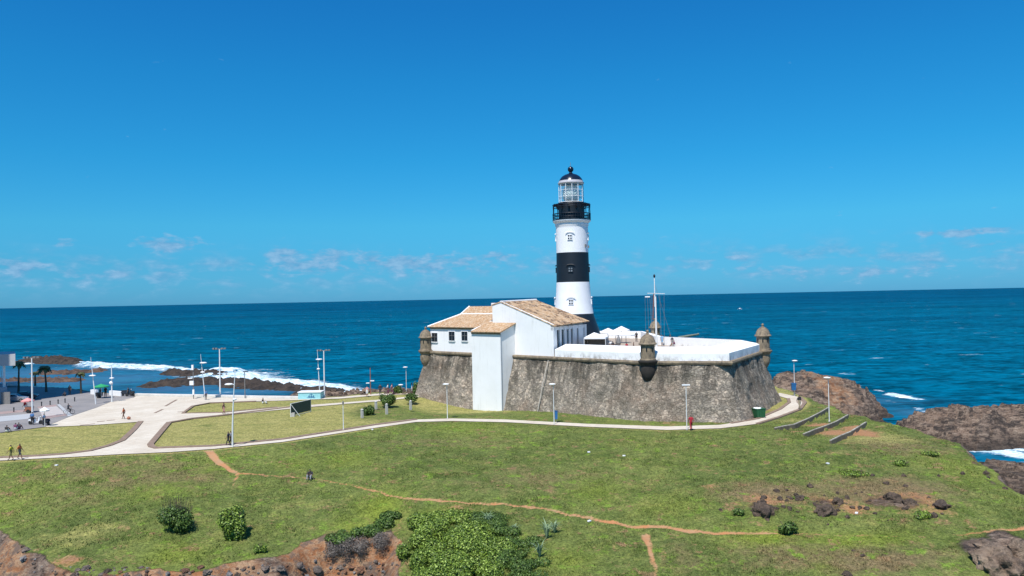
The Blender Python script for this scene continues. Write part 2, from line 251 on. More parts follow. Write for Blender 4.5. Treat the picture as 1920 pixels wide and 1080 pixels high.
# ------------------------------------------------------------------ mesh builder
def empty(name, loc, label=None, cat=None, group=None, kind=None):
    o = bpy.data.objects.new(name, None); COL.objects.link(o); o.location = loc; o.empty_display_size = .3; tag(o, label, cat, group, kind); return o
def tag(o, label=None, cat=None, group=None, kind=None):
    for k, v in (('label', label), ('category', cat), ('group', group), ('kind', kind)):
        if v: o[k] = v
    return o
class MB:
    def __init__(s): s.v = []; s.f = []; s.mi = []; s.cur = 0
    def add(s, vs, fs):
        b = len(s.v); s.v += [tuple(v) for v in vs]; s.f += [tuple(i + b for i in f) for f in fs]; s.mi += [s.cur] * len(fs); return s
    def box(s, c, sz, rz=0.0, ax=None):
        c = Vector(c); h = Vector(sz) / 2; R = ax if ax else Matrix.Rotation(rz, 3, 'Z')
        vs = [c + R @ Vector((x * h.x, y * h.y, z * h.z)) for z in (-1, 1) for y in (-1, 1) for x in (-1, 1)]
        return s.add(vs, [(0, 2, 3, 1), (4, 5, 7, 6), (0, 1, 5, 4), (1, 3, 7, 5), (3, 2, 6, 7), (2, 0, 4, 6)])
    def obox(s, o, a, b, c):  # parallelepiped
        o, a, b, c = map(Vector, (o, a, b, c)); vs = [o, o + a, o + a + b, o + b, o + c, o + a + c, o + a + b + c, o + b + c]
        return s.add(vs, [(3, 2, 1, 0), (4, 5, 6, 7), (0, 1, 5, 4), (1, 2, 6, 5), (2, 3, 7, 6), (3, 0, 4, 7)])
    def tube(s, pts, rad, n=8, cap=True):
        pts = [Vector(p) for p in pts]; rad = rad if isinstance(rad, (list, tuple)) else [rad] * len(pts); rings = []; ref = None
        for i, p in enumerate(pts):
            t = (pts[min(i + 1, len(pts) - 1)] - pts[max(i - 1, 0)]).normalized()
            if ref is None: ref = t.orthogonal().normalized()
            a = (ref - t * ref.dot(t)).normalized(); ref = a; b = t.cross(a)
            rings.append([p + (a * math.cos(2 * math.pi * k / n) + b * math.sin(2 * math.pi * k / n)) * rad[i] for k in range(n)])
        vs = [v for r in rings for v in r]; fs = []
        for i in range(len(pts) - 1):
            for k in range(n): fs.append((i * n + k, i * n + (k + 1) % n, (i + 1) * n + (k + 1) % n, (i + 1) * n + k))
        if cap: fs.append(tuple(reversed(range(n)))); fs.append(tuple((len(pts) - 1) * n + k for k in range(n)))
        return s.add(vs, fs)
    def lathe(s, prof, c=(0, 0, 0), n=24, cap=True, ph=0.0):
        c = Vector(c); vs = []; fs = []
        for r, z in prof:
            for k in range(n): a = ph + 2 * math.pi * k / n; vs.append(c + Vector((r * math.cos(a), r * math.sin(a), z)))
        for i in range(len(prof) - 1):
            for k in range(n): fs.append((i * n + k, i * n + (k + 1) % n, (i + 1) * n + (k + 1) % n, (i + 1) * n + k))
        if cap: fs.append(tuple(reversed(range(n)))); fs.append(tuple((len(prof) - 1) * n + k for k in range(n)))
        return s.add(vs, fs)
    def prism(s, poly, z0, z1):
        n = len(poly); vs = [(p[0], p[1], z0) for p in poly] + [(p[0], p[1], z1) for p in poly]
        tr = tessellate_polygon([[Vector((p[0], p[1], 0)) for p in poly]])
        fs = [(i, (i + 1) % n, (i + 1) % n + n, i + n) for i in range(n)]
        fs += [tuple(t) for t in tr] + [tuple(x + n for x in t) for t in tr]
        return s.add(vs, fs)
    def sphere(s, c, r, nu=12, nv=8):
        c = Vector(c); r = r if isinstance(r, (tuple, list)) else (r, r, r); prof = [(math.sin(math.pi * i / nv), -math.cos(math.pi * i / nv)) for i in range(nv + 1)]
        vs = []; fs = []
        for a, z in prof:
            for k in range(nu): t = 2 * math.pi * k / nu; vs.append(c + Vector((r[0] * max(a, .001) * math.cos(t), r[1] * max(a, .001) * math.sin(t), r[2] * z)))
        for i in range(nv):
            for k in range(nu): fs.append((i * nu + k, i * nu + (k + 1) % nu, (i + 1) * nu + (k + 1) % nu, (i + 1) * nu + k))
        return s.add(vs, fs)
    def build(s, name, mats, parent=None, smooth=False, origin=None, **tg):
        o0 = Vector((0, 0, 0)); p = parent
        while p is not None: o0 = o0 + p.location; p = p.parent
        loc = Vector(origin) - o0 if origin is not None else Vector((0, 0, 0)); o1 = o0 + loc
        me = bpy.data.meshes.new(name); me.from_pydata([(v[0] - o1.x, v[1] - o1.y, v[2] - o1.z) for v in s.v], [], s.f)
        mats = mats if isinstance(mats, list) else [mats]
        for m_ in mats: me.materials.append(m_)
        if len(mats) > 1: me.polygons.foreach_set('material_index', s.mi)
        bm = bmesh.new(); bm.from_mesh(me); bmesh.ops.recalc_face_normals(bm, faces=bm.faces); bm.to_mesh(me); bm.free()
        if smooth:
            me.polygons.foreach_set('use_smooth', [True] * len(me.polygons))
            try: me.set_sharp_from_angle(angle=math.radians(38))
            except Exception: pass
        me.update(); o = bpy.data.objects.new(name, me); COL.objects.link(o); o.location = loc
        if parent is not None: o.parent = parent
        tag(o, **tg); return o
def copy_tree(o, parent=None):
    c = o.copy(); COL.objects.link(c)
    if parent is not None: c.parent = parent
    for ch in list(o.children): copy_tree(ch, c)
    return c
def grid_mesh(name, X, Y, Z, mat, attrs=None, keep=None, smooth=True):
    ny, nx = X.shape; co_ = np.stack([X, Y, Z], -1).reshape(-1, 3).astype(np.float32)
    i = np.arange(ny * nx).reshape(ny, nx); q = np.stack([i[:-1, :-1], i[:-1, 1:], i[1:, 1:], i[1:, :-1]], -1).reshape(-1, 4)
    if keep is not None:
        k = (keep[:-1, :-1] | keep[:-1, 1:] | keep[1:, 1:] | keep[1:, :-1]).reshape(-1); q = q[k]
        used = np.unique(q); mp = -np.ones(ny * nx, int); mp[used] = np.arange(len(used)); q = mp[q]; co_ = co_[used]
    else: used = None
    me = bpy.data.meshes.new(name); me.vertices.add(len(co_)); me.vertices.foreach_set('co', co_.ravel())
    me.loops.add(q.size); me.loops.foreach_set('vertex_index', q.ravel().astype(np.int32)); me.polygons.add(len(q)); me.polygons.foreach_set('loop_start', np.arange(0, q.size, 4, dtype=np.int32))
    me.update(calc_edges=True)
    if smooth: me.polygons.foreach_set('use_smooth', np.ones(len(q), bool))
    for k_, v in (attrs or {}).items():
        a = me.attributes.new(k_, 'FLOAT', 'POINT'); v = v.reshape(-1); a.data.foreach_set('value', (v if used is None else v[used]).astype(np.float32))
    me.materials.append(mat); o = bpy.data.objects.new(name, me); COL.objects.link(o); return o
# ------------------------------------------------------------------ numpy noise and distances
def vnoise(x, y, seed=0):
    xi = np.floor(x).astype(np.int64); yi = np.floor(y).astype(np.int64); fx = x - xi; fy = y - yi
    def h(a, b):
        v = (a * 374761393 + b * 668265263 + seed * 974711) & 0xffffffff; v = ((v ^ (v >> 13)) * 1274126177) & 0xffffffff; return ((v ^ (v >> 16)) & 0xffff) / 65535.0
    u = fx * fx * fx * (fx * (fx * 6 - 15) + 10); w = fy * fy * fy * (fy * (fy * 6 - 15) + 10)
    return (h(xi, yi) * (1 - u) + h(xi + 1, yi) * u) * (1 - w) + (h(xi, yi + 1) * (1 - u) + h(xi + 1, yi + 1) * u) * w
def fbm(x, y, sc, oct=5, gain=.5, seed=0):
    t = 0; a = 1; s_ = 0; c, s2 = math.cos(.6), math.sin(.6)
    for i in range(oct):
        t = t + a * vnoise(x * sc + 17.3 * i, y * sc - 9.1 * i, seed + i); s_ += a; a *= gain; sc *= 2.03; x, y = c * x - s2 * y, s2 * x + c * y
    return t / s_ - .5
def ridged(x, y, sc, oct=5, gain=.55, seed=0):
    t = 0; a = 1; s_ = 0; c, s2 = math.cos(.8), math.sin(.8)
    for i in range(oct):
        t = t + a * (1 - np.abs(2 * vnoise(x * sc + 7.3 * i, y * sc + 3.1 * i, seed + i) - 1)); s_ += a; a *= gain; sc *= 2.1; x, y = c * x - s2 * y, s2 * x + c * y
    return t / s_
def sstep(a, b, x): t = np.clip((x - a) / (b - a), 0, 1); return t * t * (3 - 2 * t)
def seg_dist(x, y, pts, closed=False):
    best = np.full(x.shape, 1e9); n = len(pts)
    for i in range(n if closed else n - 1):
        ax, ay = pts[i][0], pts[i][1]; bx, by = pts[(i + 1) % n][0], pts[(i + 1) % n][1]; dx, dy = bx - ax, by - ay
        t = np.clip(((x - ax) * dx + (y - ay) * dy) / max(dx * dx + dy * dy, 1e-9), 0, 1); best = np.minimum(best, np.hypot(x - ax - t * dx, y - ay - t * dy))
    return best
def inside(x, y, pts):
    r = np.zeros(x.shape, bool); n = len(pts)
    for i in range(n):
        ax, ay = pts[i][0], pts[i][1]; bx, by = pts[(i + 1) % n][0], pts[(i + 1) % n][1]
        if ay == by: continue
        r ^= ((ay > y) != (by > y)) & (x < (bx - ax) * (y - ay) / (by - ay) + ax)
    return r
def sdf(x, y, pts): d = seg_dist(x, y, pts, True); return np.where(inside(x, y, pts), -d, d)
# ------------------------------------------------------------------ land shape
PZ = 8.0
FRONT = [(-400, 890), (-150, 876), (0, 867), (200, 855), (320, 850), (402, 844), (530, 831), (640, 814), (700, 804.5), (780, 793), (850, 791.5), (950, 794), (1100, 803), (1250, 809), (1350, 806), (1425, 797.5), (1470, 785), (1508, 770), (1520, 757), (1508, 744), (1490, 736)]
BACKW = [(47, 143), (50, 165), (38, 183), (6, 186), (-10, 178), (-15.5, 160)]
COAST = [(790, 733), (700, 736), (640, 742.5), (560, 746), (400, 743), (240, 740), (165, 734), (120, 727), (0, 722), (-300, 716)]
fr_w = [P(a, b, PZ) for a, b in FRONT]; co_w = [P(a, b, PZ) for a, b in COAST]
plateau = [(v.x, v.y) for v in fr_w] + BACKW + [(v.x, v.y) for v in co_w] + [(-260, 190), (-240, 90)]
RIM = [(-300, 965, 4.4), (-60, 975, 4.4), (0, 985, 4.3), (60, 1030, 4.1), (110, 1056, 3.9), (200, 1070, 3.7), (300, 1064, 3.7), (380, 1066, 3.7), (450, 1050, 3.9), (520, 1040, 4), (560, 1018, 4.1), (605, 1003, 4.3), (650, 1003, 4.3), (700, 1010, 4.2), (735, 985, 4.5), (748, 1020, 4.2), (752, 1090, 3.4), (900, 1160, 3), (1500, 1160, 3.2), (1900, 1150, 3.4), (2150, 1080, 4)]
BRINK = [(2150, 985, 5), (1990, 965, 5.4), (1940, 945, 5.7), (1900, 920, 6), (1860, 882, 6.5), (1800, 832, 7.2), (1700, 801, 7.6), (1640, 787, 7.8), (1560, 765, 8), (1530, 752, 8), (1500, 738, 8)]
rim_w = [P(*p) for p in RIM]; br_w = [P(*p) for p in BRINK]
land = [(v.x, v.y) for v in rim_w] + [(v.x, v.y) for v in br_w] + BACKW + [(v.x, v.y) for v in co_w] + [(-260, 190), (-240, 60)]
CP = [(v.x, v.y, v.z) for v in fr_w[1:]] + [(v.x, v.y, v.z) for v in rim_w + br_w] + [tuple(P(*p)) for p in
     [(445, 888, 6.7), (580, 895, 6.5), (780, 935, 5.7), (1070, 960, 5.35), (1250, 990, 5.0), (1500, 1000, 5.0), (1750, 1003, 5.0), (1920, 990, 5.1), (1100, 870, 6.9), (1400, 870, 6.95), (1700, 880, 6.8), (900, 860, 6.9),
      (250, 920, 6.1), (100, 930, 5.9), (350, 980, 5.1), (900, 1080, 3.7), (1200, 1080, 3.9), (1600, 1080, 4.0), (1500, 830, 7.75), (1650, 830, 7.6)]]
def tps_fit(pts):
    p = np.array(pts); n = len(p); d = np.hypot(p[:, None, 0] - p[None, :, 0], p[:, None, 1] - p[None, :, 1]); K = np.where(d > 0, d * d * np.log(d + 1e-9), 0) + np.eye(n) * 8.0
    A = np.zeros((n + 3, n + 3)); A[:n, :n] = K; A[:n, n] = 1; A[:n, n + 1:] = p[:, :2]; A[n:, :n] = A[:n, n:].T; b = np.zeros(n + 3); b[:n] = p[:, 2]; return p, np.linalg.solve(A, b)
TP, TW = tps_fit(CP)
def tps(x, y):
    r = TW[len(TP)] + TW[len(TP) + 1] * x + TW[len(TP) + 2] * y
    for i in range(len(TP)): d2 = (x - TP[i, 0]) ** 2 + (y - TP[i, 1]) ** 2; r = r + TW[i] * .5 * d2 * np.log(d2 + 1e-9)
    return r
BENCH = [[(1453, 809), (1468, 806), (1489, 802), (1518, 790), (1539, 779), (1554, 769)], [(1507, 819), (1524, 812), (1548, 803), (1569, 794), (1590, 782)], [(1557, 827), (1575, 819), (1596, 812), (1624, 795)]]
bench_w = [[P(a, b, 7.8) for a, b in l] for l in BENCH]
def bench_step(x, y):
    r = np.zeros(x.shape)
    for w in bench_w:
        a, b = w[0], w[-1]; L = math.hypot(b.x - a.x, b.y - a.y); ux, uy = (b.x - a.x) / L, (b.y - a.y) / L; d = seg_dist(x, y, w)
        t = (x - a.x) * ux + (y - a.y) * uy; k = np.zeros(x.shape); best = np.full(x.shape, 1e9)
        for i in range(len(w) - 1):
            p, q = w[i], w[i + 1]; dx, dy = q.x - p.x, q.y - p.y; l2 = dx * dx + dy * dy; tt = np.clip(((x - p.x) * dx + (y - p.y) * dy) / l2, 0, 1); dd = np.hypot(x - p.x - tt * dx, y - p.y - tt * dy); sg = np.sign(dx * (y - p.y) - dy * (x - p.x)); m = dd < best; best = np.where(m, dd, best); k = np.where(m, sg, k)
        fade = sstep(-.5, 1.0, t) * sstep(L + .5, L - 1.0, t); r = r + fade * np.where(k > 0, .26 * np.exp(-d / 1.6), -.30 * np.exp(-d / 1.8))
    return r
PAV = [(-100, 862), (0, 858.6), (77, 855), (120, 852), (168.5, 846), (205, 836), (229, 826.6), (245, 812), (253, 804), (263.6, 791), (168, 797.7), (84, 801), (130, 782), (180.6, 765), (207, 754), (250, 746), (255, 743), (400, 745.5), (560, 748.5), (640, 744.5), (700, 738.5), (790, 735.5), (790, 738), (703, 742), (640, 747.5), (480, 753), (394, 756), (361.5, 762), (343, 775.5), (418.5, 774), (520, 764), (642, 755), (707, 750), (756, 745), (800, 741), (800, 743.5), (756, 747.7), (707, 752.8), (642, 758), (520, 769), (418.5, 779), (361.5, 785), (316.7, 793), (282, 834), (284, 838), (292, 840.7), (402, 836.6), (530, 824), (640, 807), (700, 797.5), (780, 787), (850, 785), (950, 787), (1100, 795), (1250, 800), (1350, 797), (1420, 786), (1462, 768), (1480, 755), (1478, 748), (1455, 741), (1462, 737), (1500, 745), (1510, 755), (1500, 768), (1460, 783), (1420, 795), (1350, 803.5), (1250, 806.5), (1100, 800.5), (950, 792), (850, 789.7), (780, 791.5), (700, 803), (640, 812), (530, 829), (402, 842), (320, 848), (217, 852.5), (144.5, 856.7), (77, 860), (0, 864), (-100, 867.5)]
ASP = [(84, 800.6), (20, 809), (-200, 838), (-300, 716.5), (0, 722.5), (120, 727.5), (165, 734.5), (240, 740.5), (254, 743), (249, 746), (206, 754), (180, 765), (129, 782)]
pav = [tuple(P(a, b)[:2]) for a, b in PAV]; asp = [tuple(P(a, b)[:2]) for a, b in ASP]
RIDGES = [([P(1475, 714, 8), P(1515, 707, 8.4), P(1560, 716, 7.2), P(1610, 731, 4.4), P(1655, 748, 3.2), P(1700, 762, 1.6)], [9, 10, 10, 8.5, 7.5, 5.5]),
          ([P(1560, 752, 4.3), P(1615, 769, 2.2), P(1650, 779, 1.2)], [9, 6, 4]),
          ([P(1728, 797, 1.8), P(1760, 783, 3.9), P(1800, 771, 5.0), P(1870, 775, 4.4), P(1960, 763, 5.6), P(2100, 780, 5)], [5, 7, 7.5, 7, 7.5, 9]),
          ([P(1790, 872, .8), P(1850, 878, 1.3), P(1900, 890, 1.6), P(1990, 905, 1.6)], [5, 8, 10, 11]),
          ([P(560, 741, 2.0), P(640, 738, 2.4), P(700, 735, 2.2), P(770, 733, 1.5)], [5, 7, 7, 5])]
def rock_h(x, y):
    wx = x + 4 * fbm(x, y, .12, 4, seed=31); wy = y + 3 * fbm(x, y, .12, 4, seed=37); out = np.full(x.shape, -9.0)
    for pts, ws in RIDGES:
        for i in range(len(pts) - 1):
            a, b = pts[i], pts[i + 1]; dx, dy = b.x - a.x, b.y - a.y; t = np.clip(((wx - a.x) * dx + (wy - a.y) * dy) / (dx * dx + dy * dy), 0, 1)
            d = np.hypot(wx - a.x - t * dx, wy - a.y - t * dy); h = a.z + (b.z - a.z) * t; w = ws[i] + (ws[i + 1] - ws[i]) * t
            q = d / w; out = np.maximum(out, h * (1 - np.clip(q, 0, 3) ** 2.2) - np.maximum(q - 1, 0) * 3)
    for a_, b_, c_, d_ in ((1668, 789, 3, 4), (1705, 774, 5, 9)):
        pl_ = P(a_, b_, 0); out = out - 5 * np.exp(-((x - pl_.x) / c_) ** 2 - ((y - pl_.y) / d_) ** 2)
    det = (ridged(x * .8, y * 1.2, .14, 6, .62, 5) - .55) * 3.4 + (ridged(x * .6, y * 1.3, .42, 5, .7, 9) - .5) * 2.6
    hh = out + det * np.clip(.35 + out * .16, .25, 1); q = hh * 1.1 + x * .10 + y * .05 + fbm(x, y, .2, 3, seed=99) * 2.0
    return hh - (q - np.floor(q) - .5) * .75 * (hh > -.5)
def land_h(x, y, detail=True):
    x = np.asarray(x, float); y = np.asarray(y, float); pl = sdf(x, y, plateau); t = np.clip(tps(x, y), 2.6, 8.05)
    z = PZ + (t - PZ) * sstep(0, 3.5, pl)
    pd = np.minimum(sdf(x, y, pav), sdf(x, y, asp)); off = sstep(.2, 2.5, pd)
    z = z - 1.0 * np.exp(-(((x + 8) / 12) ** 2 + ((y - 129) / 9) ** 2)) * off
    if detail:
        z = z + off * (fbm(x, y, .10, 4, seed=1) * .5 + fbm(x, y, .5, 4, seed=4) * .22) * (0.35 + .65 * sstep(0, 5, pl)) + off * (fbm(x, y, 1.5, 4, seed=8) * .18)
    z = z - .04 * (1 - off) + bench_step(x, y) * off
    ld = sdf(x, y, land); n1 = fbm(x, y, .22, 4, seed=12) * 3.0; s = ld + n1 * sstep(-2.5, .5, ld) * .8
    front = sstep(100, 90, y)
    s = np.where(pd < 1.0, np.minimum(s, -.01), s)
    drop = sstep(0, 3.4, s) * 3.4 + np.maximum(s, 0) * (.55 + .75 * sstep(20, 40, x))
    zr = z - drop
    rk = sstep(-.4, .5, s)
    if detail: zr = zr + rk * ((ridged(x, y, .22, 5, .6, 21) - .5) * 2.2 + (ridged(x, y, .9, 4, .7, 22) - .5) * 1.7) * sstep(0, 2.0, s)
    zr = np.maximum(zr, -2.5)
    rr = rock_h(x, y) if detail else np.full(x.shape, -9.0)
    gate = sstep(-1.0, 3.0, ld); rr = rr * gate + (z - 1.5) * (1 - gate)
    m = rr > zr; rk = np.where(m, 1.0, rk)
    zf = np.maximum(zr, rr)
    for a_, b_, c_, d_ in ((1668, 789, 3, 4), (1705, 774, 5, 9)): pq = P(a_, b_, 0); zf = zf - 4 * np.exp(-((x - pq.x) / c_) ** 2 - ((y - pq.y) / d_) ** 2) * sstep(.5, 2.5, ld)
    return zf, rk, ld, pl, off
def gz(x, y): return float(land_h(np.array([x]), np.array([y]))[0][0])
_dep = np.concatenate([np.arange(52, 130, .35), np.arange(130, 215, .8)])
def G(px, py):   # where the ray through a pixel first meets the land
    d = ray(px, py); X = d.x / d.y * _dep; Z = HC + d.z / d.y * _dep; h = land_h(X, _dep)[0]; i = np.argmax(h >= Z)
    if not (h >= Z).any(): return P(px, py)
    if i == 0: i = 1
    a = (Z[i - 1] - h[i - 1]); b = (h[i] - Z[i]); t = a / (a + b + 1e-9); yy = _dep[i - 1] + t * (_dep[i] - _dep[i - 1]); xx = d.x / d.y * yy
    return Vector((xx, yy, gz(xx, yy)))
xs = np.concatenate([np.arange(-175, -70, .7), np.arange(-70, 75, .36), np.arange(75, 135, .6)]); ys = np.concatenate([np.arange(50, 92, .3), np.arange(92, 135, .42), np.arange(135, 222, .7)])
X, Y = np.meshgrid(xs, ys); Zt, RK, LD, PL, OFF = land_h(X, Y)
TRAIL = [[(390, 846), (405, 862), (425, 876), (445, 887), (500, 891), (580, 896), (660, 908), (720, 925), (780, 935), (860, 940), (950, 945), (1020, 953), (1075, 964), (1130, 976), (1190, 987), (1250, 988), (1290, 996), (1340, 1000), (1500, 1001), (1600, 1003), (1700, 1005), (1800, 1003), (1860, 996), (1990, 985)], [(445, 887), (438, 905), (434, 920)], [(1212, 1003), (1218, 1030), (1224, 1052), (1232, 1085)]]
WID = [[.42, .38, .32, .2, .13, .12, .12, .18, .22, .2, .18, .19, .21, .25, .28, .26, .3, .24, .1, .06, .0, .06, .2, .2], [.2, .12, .02], [.34, .18, .2, .1]]
trail = np.full(X.shape, -3.0); twx = X + .35 * fbm(X, Y, .8, 3, seed=77); twy = Y + .35 * fbm(X, Y, .8, 3, seed=78)
for tr, wd in zip(TRAIL, WID):
    w = [G(a, b) for a, b in tr]
    for i in range(len(w) - 1):
        a, b = w[i], w[i + 1]; dx, dy = b.x - a.x, b.y - a.y; t = np.clip(((twx - a.x) * dx + (twy - a.y) * dy) / (dx * dx + dy * dy), 0, 1)
        q = .50 + (wd[i] + (wd[i + 1] - wd[i]) * t - np.hypot(twx - a.x - t * dx, twy - a.y - t * dy)) * 1.2; trail = np.maximum(trail, q)
trail = np.clip(trail, 0, 1); Zt = Zt - .10 * sstep(.4, .7, trail) * sstep(.5, 2, PL)
def blobs(lst):
    r = np.zeros(X.shape)
    for px, py, rx, ry, a in lst:
        c = G(px, py); d = c.y; sx = rx * d / F; sy = ry * d / F * d / (HC - c.z); r = np.maximum(r, a * np.exp(-(((X - c.x) / sx) ** 2 + ((Y - c.y) / sy) ** 2)))
    return r
DIRT = blobs([(1612, 812, 40, 10, 1.2), (1538, 797, 30, 7, 1.15), (1562, 811, 36, 8, 1.15), (1490, 808, 24, 5, .8), (1440, 768, 14, 5, .7), (1330, 912, 30, 6, .75), (1430, 940, 80, 16, .8), (1560, 945, 90, 18, .75), (1700, 940, 110, 22, .85), (1770, 955, 50, 14, .7), (1600, 955, 60, 12, .85), (1245, 1038, 10, 12, .75), (1210, 1015, 10, 12, .7), (1330, 1000, 40, 4, .6), (1590, 1000, 40, 4, .6), (1860, 995, 40, 5, .6),
              (860, 952, 40, 5, .65), (740, 1010, 14, 40, .7), (1500, 1065, 80, 12, .4), (130, 1050, 50, 10, .85), (420, 850, 20, 8, .6), (1650, 1050, 70, 12, .45), (340, 851, 60, 3, .6), (200, 858, 150, 3, .45), (1440, 775, 18, 6, .5), (540, 1015, 30, 10, .6)])
DRY = blobs([(300, 895, 170, 16, .55), (150, 885, 130, 10, .5), (1000, 880, 120, 14, .35), (1650, 1050, 160, 22, .8), (1500, 1040, 160, 26, .65), (1440, 925, 120, 20, .8), (1650, 920, 160, 24, .85), (1680, 835, 120, 20, .6), (1000, 900, 200, 20, .45), (820, 830, 200, 10, .4), (150, 930, 150, 20, .35), (1280, 1040, 60, 30, .45), (700, 768, 60, 10, .4), (640, 1005, 60, 10, .5), (250, 870, 200, 5, .5)])
LUSH = blobs([(715, 955, 45, 22, 1), (660, 990, 50, 16, .7), (560, 870, 50, 10, .5), (400, 875, 30, 14, .5), (650, 860, 50, 12, .6), (300, 920, 60, 14, .5), (330, 1040, 60, 14, .7), (1440, 1010, 70, 14, 1), (1600, 1015, 120, 12, .8), (1530, 1040, 30, 24, .6), (830, 965, 60, 10, .6), (1110, 920, 60, 16, .5), (1250, 950, 80, 16, .4), (1800, 880, 80, 30, .4), (1060, 1050, 50, 20, .5), (200, 880, 30, 8, .3), (30, 940, 60, 20, .3), (720, 800, 60, 8, .3), (870, 800, 80, 10, .5)])
RKD = blobs([(1680, 944, 90, 14, .58), (1430, 955, 40, 16, .6), (1545, 948, 45, 14, .58), (1870, 1045, 55, 26, 1.2), (1895, 1020, 40, 16, 1.1), (1760, 925, 20, 6, .4), (1770, 950, 40, 10, .45), (1850, 890, 12, 6, .55), (1830, 870, 10, 6, .5), (1860, 905, 10, 10, .6)])
RK = np.maximum(RK, RKD)
Zt = Zt + (RKD > .3) * (ridged(X, Y, .7, 4, .6, 61) - .45) * 1.0 * RKD * OFF
PALE = blobs([(160, 1000, 170, 28, .62), (420, 1010, 120, 20, .5), (560, 950, 120, 30, .5), (950, 960, 150, 18, .35), (1200, 940, 160, 22, .45), (1600, 850, 120, 14, .5), (1650, 980, 250, 16, .45), (1650, 822, 130, 16, .7), (1480, 790, 50, 8, .7), (1740, 850, 60, 16, .5), (1150, 1030, 120, 22, .35), (640, 850, 160, 12, .4)])
DRY = np.clip(DRY * 1.3, 0, 1)
lawnm = sstep(1.2, -1.0, PL) * (1 - .75 * sstep(0, 1, np.exp(-(((X + 2) / 22) ** 2 + ((Y - 115) / 11) ** 2)) + np.exp(-(((X - 28) / 20) ** 2 + ((Y - 108) / 10) ** 2)))) * (1 - .9 * np.exp(-(((X + 20) / 7) ** 2 + ((Y - 125) / 9) ** 2)))
lawnm = np.maximum(lawnm, PALE * .85)
CLAY = blobs([(300, 1072, 300, 30, .85), (20, 1050, 90, 60, .8), (450, 1050, 60, 20, .9), (120, 1060, 50, 16, .7), (560, 1035, 70, 20, 1), (680, 1065, 90, 25, 1.1), (620, 1050, 60, 20, 1), (745, 1040, 18, 50, 1.1), (30, 1010, 30, 14, .6), (1560, 720, 60, 14, .6), (1520, 705, 40, 8, .5), (1640, 805, 60, 5, .5)])
WET = sstep(2.6, .6, Zt) * (Y > 90)
RK = np.where(PL < -1.5, np.minimum(RK, sstep(-1.5, 0, LD)), RK)
g = grid_mesh('terrain', X, Y, Zt, M['terrain'], dict(rock=RK, dirt=DIRT, lawn=lawnm, lush=LUSH, trail=trail, clay=CLAY, dry=DRY, wet=WET, tint=np.full(X.shape, 0.0)), keep=(Zt > -2.2)); tag(g, kind='structure')
# grass blades standing on the slope
def bil(A, x, y):
    i = np.clip(np.searchsorted(xs, x) - 1, 0, len(xs) - 2); j = np.clip(np.searchsorted(ys, y) - 1, 0, len(ys) - 2); u = (x - xs[i]) / (xs[i + 1] - xs[i]); v = (y - ys[j]) / (ys[j + 1] - ys[j])
    return (A[j, i] * (1 - u) + A[j, i + 1] * u) * (1 - v) + (A[j + 1, i] * (1 - u) + A[j + 1, i + 1] * u) * v
def blades(name, n, hmin, hmax, wd, seed, label='short rough grass covering the slope below the path', thr=(.3, 1.1), tn=(-.4, .9)):
    r = np.random.default_rng(seed); px = r.uniform(-40, 1960, n); k = r.uniform(.0, 1, n); y = 59 + 60 * k ** 1.1; x = (px - 960) / F * y
    cl = vnoise(x * .5, y * .5, 40 + seed) + .6 * vnoise(x * 2, y * 2, 41 + seed); keep = (bil(LD, x, y) < -.4) & (bil(PL, x, y) > .4) & (bil(trail, x, y) < .3) & (bil(RK, x, y) < .45) & (bil(DIRT, x, y) < r.uniform(.3, .9, n)) & (cl > r.uniform(thr[0], thr[1], n))
    x, y, cl = x[keep], y[keep], cl[keep]; z = bil(Zt, x, y) - .03; n = len(x); h = r.uniform(hmin, hmax, n) * (.5 + cl * .6); a = r.uniform(0, 6.28, n); w = wd * r.uniform(.6, 1.4, n); lx = r.normal(0, .35, n) * h; ly = r.normal(0, .35, n) * h
    v = np.empty((n, 3, 3)); v[:, 0] = np.stack([x - w * np.cos(a), y - w * np.sin(a), z], 1); v[:, 1] = np.stack([x + w * np.cos(a), y + w * np.sin(a), z], 1); v[:, 2] = np.stack([x + lx, y + ly, z + h], 1)
    me = bpy.data.meshes.new(name); me.vertices.add(3 * n); me.vertices.foreach_set('co', v.astype(np.float32).ravel()); me.loops.add(3 * n); me.loops.foreach_set('vertex_index', np.arange(3 * n, dtype=np.int32)); me.polygons.add(n); me.polygons.foreach_set('loop_start', np.arange(0, 3 * n, 3, dtype=np.int32)); me.update(calc_edges=True)
    for k_, A in (('lush', LUSH), ('dry', DRY)):
        at = me.attributes.new(k_, 'FLOAT', 'POINT'); at.data.foreach_set('value', np.repeat(bil(A, x, y), 3).astype(np.float32))
    at = me.attributes.new('tint', 'FLOAT', 'POINT'); at.data.foreach_set('value', np.repeat(r.uniform(tn[0], tn[1], n), 3).astype(np.float32))
    # upright normals keep blades lit like the sward
    me.materials.append(M['terrain']); o = bpy.data.objects.new(name, me); COL.objects.link(o); tag(o, label, 'grass', kind='stuff'); return o
blades('grass', 260000, .07, .17, .035, 3)
blades('weeds', 60000, .10, .22, .05, 5, 'taller darker weeds in clumps over the slope', (.95, 1.12), (-.9, .3)); blades('weeds', 30000, .10, .2, .05, 6, 'paler weeds in clumps over the slope', (1.0, 1.15), (.5, 1.6))
